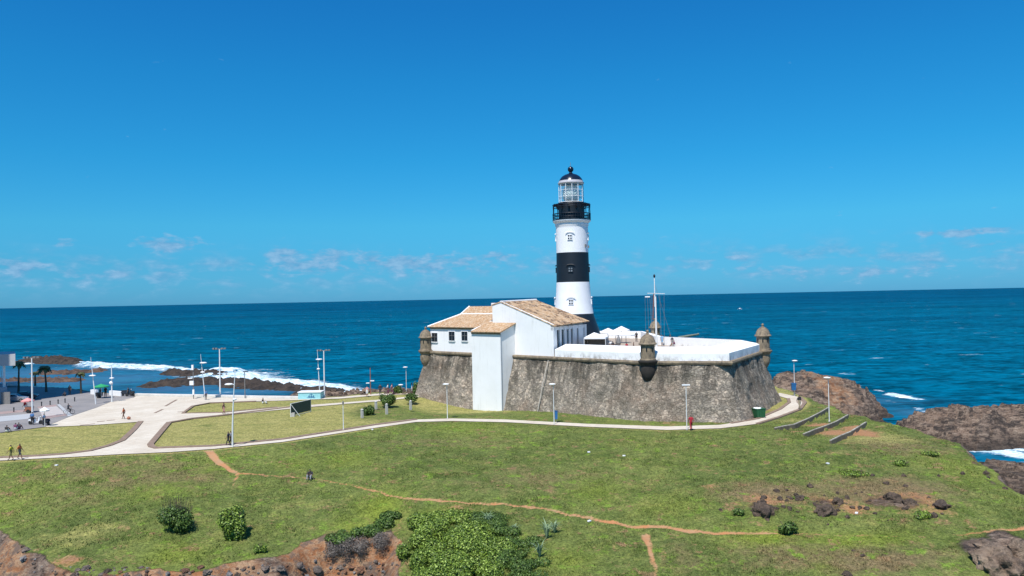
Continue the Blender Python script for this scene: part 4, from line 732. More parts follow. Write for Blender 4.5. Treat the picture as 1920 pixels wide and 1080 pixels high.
for k in range(12):
    a = 2 * math.pi * (k + .5) / 12; u = Vector((math.cos(a), math.sin(a), 0)); b = MB()
    b.tube([L3 + u * R1 + Vector((0, 0, yz(402))), L3 + u * R1 * .985 + Vector((0, 0, yz(394))), L3 + u * R1 * 1.0 + Vector((0, 0, yz(386))), L3 + u * R1 * .97 + Vector((0, 0, yz(383.5)))], .07, 5)
    b.tube([L3 + u * R1 * .98 + Vector((0, 0, yz(384.2))), L3 + u * 25 * mp + Vector((0, 0, yz(385)))], [.22, .12], 5); b.tube([L3 + u * 30 * mp + Vector((0, 0, yz(385.5))), L3 + u * 25 * mp + Vector((0, 0, yz(392)))], .08, 5); b.build('bracket', M['black'], lh)
b = MB(); ring(b, R1 * .98, yz(384.3), .13); ring(b, R1 * .985, yz(388), .07); b.build('upper_ring', M['black'], lh)
lan = MB().lathe([(22.4 * mp, yz(380)), (22.4 * mp, yz(344))], L3, 12, cap=False).build('lantern_glass', M['glass'], lh)
for k in range(12):
    a = 2 * math.pi * k / 12; u = Vector((math.cos(a), math.sin(a), 0)); MB().tube([L3 + u * 22.9 * mp + Vector((0, 0, yz(380.5))), L3 + u * 22.9 * mp + Vector((0, 0, yz(343.5)))], .055, 5).build('mullion', M['white'], lh)
b = MB()
for y in (379.6, 369, 357, 345): ring(b, 22.9 * mp, yz(y), (.06 if y not in (369, 357) else .035), 12)
b.build('glazing_ring', M['white'], lh)
MB().lathe([(4 * mp, yz(380)), (10 * mp, yz(378)), (14 * mp, yz(372)), (16 * mp, yz(364)), (15 * mp, yz(356)), (11 * mp, yz(350)), (5 * mp, yz(347))], L3, 24).build('lens', M['lens'], lh, smooth=True)
MB().lathe([(9 * mp, yz(380)), (9.4 * mp, yz(374)), (5 * mp, yz(373.5))], L3, 20).build('lens_pedestal', M['white'], lh)
M['domeb'] = simple('dome_black_gloss', (.006, .012, .028), .22, var=.2); dprof = [(23.2, 345), (24.6, 344), (24.6, 342.6), (23.2, 342), (22.4, 339), (20.2, 334.5), (16.5, 330.3), (11.5, 327.3), (6.5, 325.6), (4.0, 324.6), (2.6, 322.5), (2.2, 320.5), (3.6, 319.6), (2.2, 319)]
MB().lathe([(r * mp, yz(y)) for r, y in dprof[4:]], L3, 40).build('dome', M['domeb'], lh, smooth=True)
MB().lathe([(r * mp, yz(y)) for r, y in dprof[:5]], L3, 40).build('dome_rim', simple('rim_grey', (.5, .48, .5), .6), lh, smooth=True)
MB().sphere(L3 + Vector((0, 0, yz(317))), 5.6 * mp, 16, 10).build('ventilator_ball', M['domeb'], lh, smooth=True)
MB().tube([L3 + Vector((0, 0, yz(312))), L3 + Vector((0, 0, yz(303)))], [.05, .02], 5).build('lightning_rod', M['polegrey'], lh)
def lhwin(y, az, dark):
    n3 = Vector((math.sin(az), -math.cos(az), 0)); t3 = Vector((math.cos(az), math.sin(az), 0)); R = Matrix((t3, n3, Vector((0, 0, 1)))).transposed(); c = L3 + n3 * (rad(y) * mp) + Vector((0, 0, yz(y))); fm = M['lhblack'] if dark else M['lhwhite']
    f = MB(); w, h = .62, .62
    for sx in (-1, 1): f.box(c + t3 * sx * .38 + n3 * .02, (.1, .2, h + .26), ax=R)
    f.box(c + Vector((0, 0, .42)) + n3 * .05, (.86, .2, .1), ax=R); f.box(c - Vector((0, 0, .42)) + n3 * .04, (.9, .22, .08), ax=R)
    o = f.build('window', fm, lh); MB().box(c + n3 * .03, (.66, .12, .74), ax=R).build('pane', M['pane'] if not dark else simple('pale_pane', (.2, .22, .24), .2), o)
    g = MB(); g.box(c + n3 * .08, (.14, .05, .7), ax=R); g.box(c + n3 * .081, (.66, .05, .14), ax=R); g.build('glazing_bar', fm, o)
    hd = MB(); pts = [c + t3 * math.sin(q) * 1.0 + Vector((0, 0, .45 + .42 * math.cos(q))) + n3 * .08 for q in [-1.0 + i * .2 for i in range(11)]]; hd.tube(pts, [.04, .06] + [.085] * 7 + [.06, .04], 6); hd.build('hood', fm, o)
base_az = math.radians(-12)
for y, dk in ((446.5, 0), (506, 1), (566, 0)):
    for q in range(4): lhwin(y, base_az + q * math.pi / 2, dk)
for y, az in ((463.5, 1.3), (462, .85)): MB().box(L3 + Vector((math.sin(az), -math.cos(az), 0)) * (rad(y) * mp) + Vector((0, 0, yz(y))), (.35, .35, .45), az).build('wall_lamp', M['polegrey'], lh)
# ------------------------------------------------------------------ things on the terrace
def T(px, d): v = Q(px, d); return Vector((v.x, v.y, ZT))
mt = T(1229, 121); ms = empty('signal_mast', mt, 'tall white signal mast with a cross yard and stays on the fort terrace', 'mast')
mtop = HC - (515 - 553) * mt.y / F; zy = lambda y: HC - (y - 553) * mt.y / F
MB().tube([mt, (mt.x, mt.y, zy(556))], [.17, .12], 10).build('pole', M['polewhite'], ms, smooth=True)
MB().tube([(mt.x - .1, mt.y + .1, zy(575)), (mt.x - .1, mt.y + .1, zy(520))], [.10, .07], 8).build('topmast', M['polewhite'], ms, smooth=True)
MB().sphere((mt.x - .1, mt.y + .1, zy(517.5)), (.18, .18, .3)).build('truck', M['black'], ms)
MB().tube([(mt.x - 1.3, mt.y, zy(549.5)), (mt.x + 1.5, mt.y, zy(551))], .045, 6).build('yard', M['polewhite'], ms)
MB().tube([(mt.x - .45, mt.y + .2, zy(600)), (mt.x - .3, mt.y, zy(550))], .07, 6).build('lower_spar', M['mastbrown'], ms)
b = MB(); b.tube([(mt.x - 1.7, mt.y, zy(556.5)), (mt.x - .9, mt.y, zy(556.5))], .1, 6); b.build('signal_lamp', M['white'], ms)
b = MB()
for dx, dy_, y in ((-1.3, 0, 549.5), (1.4, 0, 551), (-.6, 1, 552), (.7, -1, 552), (-1.7, 1, 556), (2.6, 1, 535), (-.9, -1.2, 560)): b.tube([(mt.x + dx * (1 if y > 548 else 0), mt.y, zy(y)), (mt.x + dx * (.9 if y > 540 else 1.2), mt.y + dy_, ZT)], .022, 4)
b.build('stay', M['polegrey'], ms)
def canopy(px, d, w, h, label, dark=False):
    c = T(px, d); o = empty('market_umbrella', c, label, 'umbrella', 'white umbrellas on the terrace'); R = w / 2
    b = MB(); n = 8; vs = [(c.x, c.y, c.z + h + .75)] + [(c.x + R * math.cos(2 * math.pi * k / n + .4), c.y + R * math.sin(2 * math.pi * k / n + .4), c.z + h) for k in range(n)] + [(c.x + R * .99 * math.cos(2 * math.pi * k / n + .4), c.y + R * .99 * math.sin(2 * math.pi * k / n + .4), c.z + h - .22) for k in range(n)]
    b.add(vs, [(0, 1 + k, 1 + (k + 1) % n) for k in range(n)] + [(1 + k, 9 + k, 9 + (k + 1) % n, 1 + (k + 1) % n) for k in range(n)]); b.build('canopy', M['white'], o)
    MB().tube([c, c + Vector((0, 0, h + .7))], .05, 6).build('pole', M['polegrey'], o); MB().lathe([(.3, 0), (.3, .1), (.06, .12)], c, 10).build('base', M['concrete'], o)
canopy(1139, 133, 3.6, 2.3, 'white terrace umbrella just right of the dark marquee'); canopy(1153, 128, 3.0, 2.2, 'white terrace umbrella between two others, in the middle of the row'); canopy(1172, 126, 3.2, 2.2, 'white terrace umbrella rightmost of the row, nearest the mast'); canopy(1164, 138, 3.2, 2.4, 'white terrace umbrella behind the others')
mq = empty('marquee', T(1116, 119), 'dark sided marquee with a white peaked top right beside the lighthouse foot', 'tent'); c = mq.location; R_ = Matrix.Rotation(-.25, 3, 'Z')
bx = [c + R_ @ Vector((x, y, 0)) for x, y in ((-1.7, -1.5), (1.7, -1.5), (1.7, 1.5), (-1.7, 1.5))]
b = MB(); b.add([v + Vector((0, 0, 2.25)) for v in bx] + [v + Vector((0, 0, 2.0)) for v in bx] + [c + Vector((-.3, 0, 3.0))], [(0, 1, 8), (1, 2, 8), (2, 3, 8), (3, 0, 8), (0, 4, 5, 1), (1, 5, 6, 2), (2, 6, 7, 3), (3, 7, 4, 0)]); b.build('canopy', M['white'], mq)
b = MB(); b.add([v + Vector((0, 0, 2.0)) for v in bx] + bx, [(3, 2, 6, 7), (0, 3, 7, 4), (1, 5, 6, 2)]); b.build('side_cloth', M['polegrey'], mq)
for v in bx: MB().tube([v, v + Vector((0, 0, 2.2))], .05, 5).build('post', M['polewhite'], mq)
def cannon(px, d, az, L, label, tilt=.18, mat=None):
    c = T(px, d); o = empty('cannon', c, label, 'cannon'); u = Vector((math.cos(az), math.sin(az), 0)); w = Vector((-u.y, u.x, 0)); R = Matrix((u, w, Vector((0, 0, 1)))).transposed(); dz = Vector((0, 0, 1))
    b = MB(); p = [c + u * (-.35 * L + L * t) + dz * (1.15 + (L * t - .3) * math.tan(tilt)) for t in (0, .03, .06, .1, .45, .47, .9, .95, 1)]; b.tube(p, [.08, .14, .1, .27, .22, .24, .15, .2, .18], 12); b.build('barrel', M['iron'], o, smooth=True)
    b = MB()
    for s in (-1, 1): b.box(c + w * s * .33 + dz * .65, (1.9, .16, .7), ax=R); b.box(c + w * s * .33 - u * .3 + dz * 1.02, (1.0, .16, .3), ax=R)
    b.box(c + dz * .42, (1.7, .55, .14), ax=R); b.build('carriage', M['brick'], o)
    for s in (-1, 1):
        for q in (-.65, .65): MB().tube([c + u * q + w * s * .42 + dz * .3, c + u * q + w * s * .58 + dz * .3], .3, 12).build('wheel', M['brick'], o)
cannon(1281, 131, -.05, 4.0, 'green iron cannon on a red carriage aimed to the right over the parapet', .16)
b = MB(); c = T(1332, 127); o = empty('cannon_carriage', c, 'red brown cannon carriage without a barrel, right of the green cannon', 'carriage'); b.box(c + Vector((0, -.35, .6)), (1.8, .2, .8)); b.box(c + Vector((0, .35, .6)), (1.8, .2, .8)); b.box(c + Vector((0, 0, .5)), (1.6, .5, .2)); b.build('cheek', M['brick'], o); 
for q in (-.6, .6): MB().tube([c + Vector((q, -.55, .3)), c + Vector((q, .55, .3))], .3, 12).build('wheel', M['brick'], o)
# dark cloth-covered parasol and low stone kerb on the terrace
dk = empty('closed_parasol', T(1158, 118), 'closed dark parasol standing among the white umbrellas', 'parasol'); c = dk.location; MB().lathe([(.25, .9), (.38, 1.3), (.3, 1.9), (.06, 2.5)], c, 10).build('cloth', M['polegrey'], dk); MB().tube([c, c + Vector((0, 0, 2.6))], .05, 6).build('pole', M['dark'], dk)
# ------------------------------------------------------------------ street furniture
def lampA(px, py, top, label, grp, head='disc', side=-1, rad=.06):
    c = P(px, py) if py < 860 else G(px, py); c.z = gz(c.x, c.y) if False else PZ; h = (py - top) * c.y / F; o = empty('street_lamp', c, label, 'street lamp', grp)
    MB().tube([c - Vector((0, 0, .3)), c + Vector((0, 0, h * .5)), c + Vector((0, 0, h))], [rad, rad * .85, rad * .65], 8).build('pole', M['polewhite'], o, smooth=True)
    MB().lathe([(rad * 2.2, 0), (rad * 2.2, .12), (rad, .2)], c, 10).build('base_plate', M['concrete'], o)
    t = c + Vector((0, 0, h))
    if head == 'disc':
        MB().lathe([(.08, -.1), (.4, -.02), (.46, .05), (.34, .11), (.1, .16)], t + Vector((side * .15, 0, 0)), 16).build('lamp_head', M['white'], o, smooth=True)
    elif head == 'bar':
        MB().box(t, (1.0, .26, .14)).build('lamp_head', M['white'], o); MB().box(t - Vector((0, 0, .09)), (.7, .2, .03)).build('diffuser', M['polegrey'], o)
    elif head == 'stub':
        MB().tube([t - Vector((0, 0, .25)), t + Vector((0, 0, .15))], .12, 8).build('lamp_socket', M['polegrey'], o)
    return o
GP = 'white path lamps around the fort'
lampA(839, 786, 721, 'white disc headed path lamp before the left part of the fort wall', GP)
lampA(1039, 796, 721, 'white disc headed path lamp beside the blue litter bin on the grass', GP, side=-1)
lampA(1288, 806, 722, 'white path lamp with a bar head beside the person in red', GP, 'bar')
lampA(1555, 791, 709, 'white path lamp with a disc head beside the curved stone benches', GP)
lampA(1490, 742, 677, 'white path lamp carrying a blue panel near the rocks right of the fort', GP, side=1)
lampA(644, 807, 755, 'headless white pole left of the hedge posts on the big lawn', GP, 'stub')
lampA(762, 731, 689, 'white disc headed lamp on the shore side of the bushes', GP)
lampA(772, 729, 719, 'very short white lamp pole close to the fort wall by the tree', GP, 'stub', rad=.07)
lampA(753, 736, 722, 'short white lamp pole between the bush and the shore lamp', GP, 'disc', rad=.06)
def leaning(px, py, tx, ty, heads, label, base_r=.12, curve=0):
    c = P(px, py); d = c.y; t = D(tx, ty, d); o = empty('leaning_lamp', c, label, 'lamp mast', 'slanted twin disc lamps along the plaza')
    m1 = D((px + tx) / 2 + curve, (py + ty) / 2, d); path = [c - Vector((0, 0, .3)), c.lerp(m1, .5) + Vector((curve * .02, 0, 0)), m1, m1.lerp(t, .5), t]
    MB().tube(path, [base_r, base_r * .9, base_r * .75, base_r * .55, base_r * .3], 8).build('pole', M['polewhite'], o, smooth=True)
    for hx, hy, r in heads:
        h = D(hx, hy, d); a = D(px + (tx - px) * (py - hy) / (py - ty) + curve * .6, hy, d); b = MB(); b.tube([a, h], .05, 5); b.build('arm', M['polewhite'], o)
        MB().lathe([(.06, -.12), (r * .9, -.04), (r, .04), (r * .7, .12), (.1, .16)], h, 14).build('lamp_head', M['white'], o, smooth=True)
    return o
leaning(436, 838, 441, 692, [(429, 721, .5), (440, 749, .25)], 'nearest slanted white lamp by the walking pair at the edge of the big lawn', .11, -1.5)
leaning(385, 750, 376, 664, [(381, 680.5, .62), (380, 698, .4)], 'slanted white lamp with two discs between the grey pole and the tall floodlight mast', .09)
leaning(600, 744, 595, 657, [(598, 674, .6), (597, 692, .3)], 'slanted white lamp with discs left of the right floodlight mast, at the turquoise kiosk', .09)
leaning(180, 758, 170, 670, [(173, 704.5, .55)], 'slanted white lamp at the plaza edge left of the green umbrella stall', .10)
leaning(4, 727, 2, 686, [(10, 683, .5)], 'slanted white lamp under the overhanging slab at the far left', .10)
def flood(px, py, top, label, dark=False):
    c = P(px, py); d = c.y; h = (py - top) * d / F; o = empty('floodlight_mast', c, label, 'floodlight mast', 'tall floodlight masts of the plaza')
    MB().tube([c - Vector((0, 0, .3)), c + Vector((0, 0, h))], [.15, .09], 10).build('pole', M['polewhite'], o, smooth=True); t = c + Vector((0, 0, h))
    MB().tube([t + Vector((-1.0, 0, 0)), t + Vector((1.0, 0, .05))], .06, 6).build('crossarm', M['polegrey'], o)
    for k in (-1.0, -.5, .5, 1.0):
        MB().box(t + Vector((k, -.15, .14)), (.34, .3, .24), k * .4, ).build('floodlight', M['polegrey'], o)
flood(413, 745, 655, 'tall white floodlight mast behind the breaking wave splash'); flood(608.5, 740, 658, 'tall white floodlight mast above the turquoise kiosk'); flood(61, 787, 672, 'tall white floodlight mast at the far left with dark lamps, between the palms')
def pole(px, py, top, label, mat, name='utility_pole', box=None, rad=.09):
    c = P(px, py); d = c.y; h = (py - top) * d / F; o = empty(name, c, label, 'pole'); MB().tube([c - Vector((0, 0, .3)), c + Vector((0, 0, h))], [rad, rad * .75], 8).build('pole', M[mat], o)
    for hy, w, hh, side, mt_ in box or []:
        MB().box(c + Vector((side, -.1, (py - hy) * d / F)), (w, .3, hh)).build('fitting', M[mt_], o)
pole(363, 748, 684, 'slim post with white boxes, leftmost of the posts in front of the reef', 'polegrey', box=[(689, .35, .9, -.05, 'white'), (709, .8, .16, -.5, 'white'), (718, .7, .75, -.25, 'white'), (735, .3, .9, .05, 'white')])
pole(459.5, 747, 697, 'plain grey post right of the tall mast by the splash', 'polegrey', box=[(697, .9, .12, .2, 'dark')])
pole(695, 740, 690, 'rusty post with two small lamps on the shore behind the strolling people', 'mastbrown', box=[(714, .7, .14, .35, 'white'), (718, .6, .14, -.45, 'white')])
o = P(210, 754); pp = empty('camera_pole', o, 'white camera pole with a round globe right of the green umbrella stall', 'pole'); MB().tube([o, o + Vector((0, 0, 6.6))], [.13, .07], 8).build('pole', M['polewhite'], pp); d_ = o.y
MB().sphere(o + Vector((-.1, 0, (754 - 718) * d_ / F)), .32).build('globe', M['white'], pp, smooth=True); MB().lathe([(.1, -.1), (.45, 0), (.1, .12)], o + Vector((0, 0, (754 - 709) * d_ / F)), 12).build('disc', M['white'], pp)
# bollards
for k, (px, py) in enumerate([(26, 773), (78, 762), (94, 760), (109, 757.5), (122, 755.5), (140, 753)]):
    c = P(px, py); o = MB().lathe([(.085, 0), (.085, .6), (.12, .64), (.1, .78), (.03, .82)], c, 10).build('bollard', M['dark'], None, origin=c, label='small dark bollard standing in a row on the grey plaza pavement', cat='bollard', group='dark bollards on the plaza')
# litter bins on posts
def bin_(c, label, h=1.2, s=(.42, .36, .85)):
    o = empty('litter_bin', c, label, 'litter bin', 'blue litter bins'); MB().tube([c, c + Vector((0, 0, h + .35))], .04, 6).build('post', M['polegrey'], o)
    b = MB(); z0, z1 = c.z + h - s[2] / 2, c.z + h + s[2] / 2; w, d = s[0] / 2, s[1] / 2; b.add([(c.x + sx * w * .82, c.y + sy * d * .82, z0) for sx, sy in ((-1, -1), (1, -1), (1, 1), (-1, 1))] + [(c.x + sx * w, c.y + sy * d, z1) for sx, sy in ((-1, -1), (1, -1), (1, 1), (-1, 1))], [(0, 1, 5, 4), (1, 2, 6, 5), (2, 3, 7, 6), (3, 0, 4, 7), (0, 3, 2, 1)]); b.build('bucket', M['blue'], o)
    MB().box((c.x, c.y, z1 + .03), (s[0] + .06, s[1] + .06, .06)).build('lid', M['blue'], o)
c = P(1043, 792); bin_(c, 'blue litter bin on the grass right of a path lamp below the fort wall', 1.0, (.4, .35, 1.1))
c = P(1490, 742); bin_(c + Vector((-.25, -.3, 0)), 'blue bin panel hung on the lamp post beside the rocks', 1.5, (.75, .5, 1.1))
# green skip full of pale rubbish
c = P(1423, 783.5); dm = empty('rubbish_skip', c, 'dark green rubbish skip filled with pale bags at the foot of the fort wall', 'skip'); R_ = Matrix.Rotation(.35, 3, 'Z')
def fr(b, c, w0, d0, w1, d1, z0, z1, R): 
    vs = [c + R @ Vector((sx * w0 / 2, sy * d0 / 2, z0)) for sx, sy in ((-1, -1), (1, -1), (1, 1), (-1, 1))] + [c + R @ Vector((sx * w1 / 2, sy * d1 / 2, z1)) for sx, sy in ((-1, -1), (1, -1), (1, 1), (-1, 1))]; b.add(vs, [(0, 1, 5, 4), (1, 2, 6, 5), (2, 3, 7, 6), (3, 0, 4, 7), (0, 3, 2, 1), (4, 5, 6, 7)]); return b
fr(MB(), c, 1.25, .85, 1.5, 1.05, .1, 1.25, R_).build('body', M['green'], dm); b = MB()
for sx in (-.6, -.2, .2, .6): b.box(c + R_ @ Vector((sx, -.52, .7)), (.07, .08, 1.0), ax=R_)
b.box(c + R_ @ Vector((0, 0, 1.27)), (1.58, 1.12, .06), ax=R_); b.build('rim', M['green'], dm)
b = MB()
for k in range(9): b.sphere(c + R_ @ Vector((random.uniform(-.55, .55), random.uniform(-.35, .35), 1.32)), (random.uniform(.14, .24), .2, .13), 8, 6)
b.build('rubbish', M['white'], dm, smooth=True)
for sx, sy in ((-.5, -.3), (.5, -.3), (.5, .3), (-.5, .3)): MB().tube([c + R_ @ Vector((sx - .04, sy, .08)), c + R_ @ Vector((sx + .04, sy, .08))], .08, 8).build('wheel', M['rubber'], dm)
# goal with a dark net
ga, gb = P(545, 782), P(583, 772.5); u = (gb - ga); L_ = u.length; u.normalize(); w = Vector((-u.y, u.x, 0)); gl = empty('sports_goal', ga, 'small goal frame hung with a dark green net standing on the big lawn', 'goal'); h_ = 1.95; up = Vector((0, 0, 1))
b = MB(); b.obox(ga + up * .25, u * L_, w * .05, up * (h_ - .25)); b.build('net', M['net'], gl)
b = MB(); b.tube([ga, ga + up * h_, gb + up * h_, gb], .05, 6); b.tube([ga + up * h_, ga - w * 1.0 + u * .9], .045, 6); b.tube([ga + up * .1, gb + up * .1], .04, 6); b.build('frame', M['polewhite'], gl)
b = MB(); b.box(ga + u * .3 - w * .2 + up * .3, (.55, .4, .6)); b.build('weight_block', M['concrete'], gl)
# turquoise kiosk by the shore
ka, kb = P(559, 748.8), P(601, 748.2); u = (kb - ka); L_ = u.length; u.normalize(); w = Vector((-u.y, u.x, 0)); ks = empty('kiosk', ka, 'low turquoise box with a white rim and dark blue emblem', 'kiosk')
MB().obox(ka, u * L_, w * 2.2, up * 1.15).build('body', M['turq'], ks); b = MB(); b.obox(ka - u * .1 - w * .1 + up * 1.15, u * (L_ + .2), w * 2.4, up * .14); b.build('rim', M['white'], ks)
b = MB(); e_ = ka + u * L_ * .58 - w * .03
for dx, ww, z, hh in ((0, .1, .3, .65), (-.55, 1.1, .42, .07), (-.4, .1, .3, .4), (.4, .1, .3, .4), (-.75, 1.5, .25, .06), (-.3, .6, .75, .07)): b.obox(e_ + u * dx + up * z, u * ww, w * .02, up * hh)
b.build('emblem', M['blue'], ks)
# posts beside the hedge
for k, (px, y0, y1, lab) in enumerate([(679, 784, 768, 'short concrete post left of the small round bush'), (725, 775, 758, 'short concrete post in front of the big round bush'), (770, 766, 752, 'short concrete post below the flat bush by the fort corner'), (705, 765, 753, 'short concrete post between the two round bushes'), (738, 738, 728, 'short concrete post beside the strolling people on the shore path')]):
    c = P(px, y0); h = (y0 - y1) * c.y / F; b = MB(); b.box(c + Vector((0, 0, h / 2 - .1)), (.32, .32, h + .2), .6); b.add([c + Vector((sx * .2, sy * .2, h + .0)) for sx, sy in ((-1, -1), (1, -1), (1, 1), (-1, 1))] + [c + Vector((0, 0, h + .16))], [(0, 1, 4), (1, 2, 4), (2, 3, 4), (3, 0, 4), (3, 2, 1, 0)]); b.build('stone_post', M['concrete'], None, origin=c, label=lab, cat='post', group='concrete posts along the hedge')
M['riser'] = simple('bench_riser_stone', (.17, .14, .10), .9, var=.5, sc=2); M['coping'] = simple('bench_coping', (.46, .43, .36), .9, c2=(.14, .12, .085), sc=2.2)
for pts, lab in (([(1453, 809), (1468, 806), (1489, 802), (1518, 790), (1539, 779), (1554, 769)], 'curved low stone bench nearest the path, first of three'), ([(1507, 819), (1524, 812), (1548, 803), (1569, 794), (1590, 782)], 'curved low stone bench in the middle of the three'), ([(1557, 827), (1575, 819), (1596, 812), (1624, 795)], 'curved low stone bench farthest right, above the bare orange earth')):
    w_ = bench_w[[q[0] for q in BENCH].index(pts[0])]; f = []
    for i in range(len(w_) - 1):
        for q in range(6): f.append(w_[i].lerp(w_[i + 1], q / 6))
    f.append(w_[-1]); nb = (w_[-1] - w_[0]).normalized(); zt = [gz(p.x - nb.y * .5, p.y + nb.x * .5) + .06 for p in f]; zt = [sum(zt[max(0, i - 4):i + 5]) / len(zt[max(0, i - 4):i + 5]) for i in range(len(zt))]
    o = empty('curved_bench', Vector((w_[0].x, w_[0].y, zt[0])), lab, 'bench', 'curved stone benches on the right slope'); ribbon(f, .24, lambda i: zt[i] - 1.0, lambda i: zt[i], M['riser'], 'riser', o); ribbon([p for p in f], .20, lambda i: zt[i], lambda i: zt[i] + .07, M['coping'], 'coping', o)
    for ch in o.children:
        for v in ch.data.vertices: v.co -= Vector((0, 0, 0))
# ------------------------------------------------------------------ foliage
def leaf_blob(name, mat, centers, n, size, parent=None, origin=None, seed=0, up_bias=.3, **tg):
    r = np.random.default_rng(seed); V = []; RN = []
    tot = sum(a * b_ * c_ for _, (a, b_, c_) in centers)
    for (c, (ra_, rb_, rc_)) in centers:
        k = max(12, int(n * (ra_ * rb_ * rc_) / tot)); d = r.normal(0, 1, (k, 3)); d /= np.linalg.norm(d, axis=1)[:, None]; rr = r.uniform(.35, 1.0, k) ** .45 * (1 + r.normal(0, .07, k)); p = d * rr[:, None] * np.array([ra_, rb_, rc_]) + np.array(c)
        nn = d + r.normal(0, .55, (k, 3)); nn[:, 2] += up_bias; nn /= np.linalg.norm(nn, axis=1)[:, None]; a = np.cross(nn, r.normal(0, 1, (k, 3))); a /= np.linalg.norm(a, axis=1)[:, None]; b_ = np.cross(nn, a); s = size * r.uniform(.6, 1.4, k)[:, None]
        q = np.stack([p - a * s, p + b_ * s * .55, p + a * s, p - b_ * s * .55], 1); V.append(q); RN.append(np.repeat(np.clip(r.uniform(0, 1, k), 0, 1), 4))
    V = np.concatenate(V).reshape(-1, 3); RN = np.concatenate(RN); m = len(V) // 4; o3 = np.array(origin if origin is not None else (0, 0, 0)); me = bpy.data.meshes.new(name); me.vertices.add(4 * m); me.vertices.foreach_set('co', (V - o3).astype(np.float32).ravel()); me.loops.add(4 * m); me.loops.foreach_set('vertex_index', np.arange(4 * m, dtype=np.int32)); me.polygons.add(m); me.polygons.foreach_set('loop_start', np.arange(0, 4 * m, 4, dtype=np.int32)); me.update(calc_edges=True)
    at = me.attributes.new('rnd', 'FLOAT', 'POINT'); at.data.foreach_set('value', RN.astype(np.float32)); me.materials.append(mat); o = bpy.data.objects.new(name, me); COL.objects.link(o)
    if parent is not None: o.parent = parent; o.location = Vector(o3) - parent.location
    else: o.location = o3
    tag(o, **tg); return o
def shrub(px, py, w, h, label, mat='leaf', n=1800, size=.13, seed=0, cat='bush', grp=None, twigs=False, base=None, lobes=9, name='bush'):
    c = base if base is not None else G(px, py); d = c.y; W2 = w * d / F / 2; H = h * d / F; r = random.Random(seed); o = empty(name, c, label, cat, grp); cs = []
    for k in range(lobes):
        a = r.uniform(0, 6.28); q = r.uniform(.1, .62); s = r.uniform(.34, .55); cs.append(((c.x + math.cos(a) * q * W2, c.y + math.sin(a) * q * W2, c.z + H * r.uniform(.2, .6)), (W2 * s, W2 * s, H * s * .72)))
    leaf_blob('foliage', M[mat], cs, n, size, o, origin=c, seed=seed)
    b = MB()
    for k in range(7):
        a = r.uniform(0, 6.28); b.tube([c - Vector((0, 0, .1)), c + Vector((math.cos(a) * W2 * .3, math.sin(a) * W2 * .3, H * .4)), c + Vector((math.cos(a) * W2 * .7, math.sin(a) * W2 * .7, H * .8))], [.05, .03, .015], 4)
    if twigs:
        for k in range(70): a = r.uniform(0, 6.28); q = r.uniform(0, .8); p = c + Vector((math.cos(a) * W2 * q, math.sin(a) * W2 * q, H * .5)); b.tube([p, p + Vector((r.uniform(-.35, .35), r.uniform(-.3, .3), H * r.uniform(.4, .85)))], [.018, .008], 3)
    b.build('stem', M['trunk'], o); return o
shrub(335, 992, 72, 50, 'dark wind blown bush with bare twigs on the left slope', 'leaf', 7000, .10, 3, twigs=True, lobes=16)
shrub(437, 1008, 56, 62, 'bright green leafy bush on the left slope', 'leaf2', 8000, .11, 5, lobes=18)
shrub(724, 760, 40, 26, 'big round clipped bush on the lawn left of the fort', 'leaf', 3600, .12, 6, base=P(724, 760)); shrub(692, 779, 30, 23, 'small round bush left of the big one', 'leaf', 2600, .11, 7, base=P(692, 778)); shrub(770, 754, 34, 18, 'flat bush close to the foot of the fort corner', 'leaf', 1200, .13, 8, base=P(770, 753))
shrub(746, 738, 20, 17, 'upright bush behind the big round one, beside the shore lamp', 'leaf', 1200, .14, 9, base=P(746, 738)); shrub(783, 741, 24, 30, 'tall dark bush partly hidden by the left corner of the fort', 'leaf', 1700, .15, 10, base=P(783, 741))
shrub(487, 1036, 26, 18, 'small green bush above the rocky bank right of the leafy bush', 'leaf2', 900, .10, 11)
shrub(1478, 1000, 40, 26, 'low pale green bush below the biggest dark boulder', 'leaf', 1300, .10, 12, base=None)
shrub(1385, 965, 26, 14, 'tiny green bush left of the biggest dark boulder', 'leaf', 600, .09, 13); shrub(1730, 970, 40, 12, 'low green weeds under the right rubble patch', 'leaf2', 700, .10, 14, cat='weeds', name='weed_clump')
for k, (px, py, w, h) in enumerate([(1745, 855, 40, 10), (1690, 872, 40, 8), (1600, 890, 60, 8), (1500, 935, 30, 6)]): shrub(px, py, w, h, ['lush weed clump below the right end of the hill crest', 'lush weed clump on the slope left of the crest', 'pale weed clump above the rubble patch', 'weed clump left of the twin boulders'][k], 'leaf2', 700, .09, 20 + k, cat='weeds', name='weed_clump')
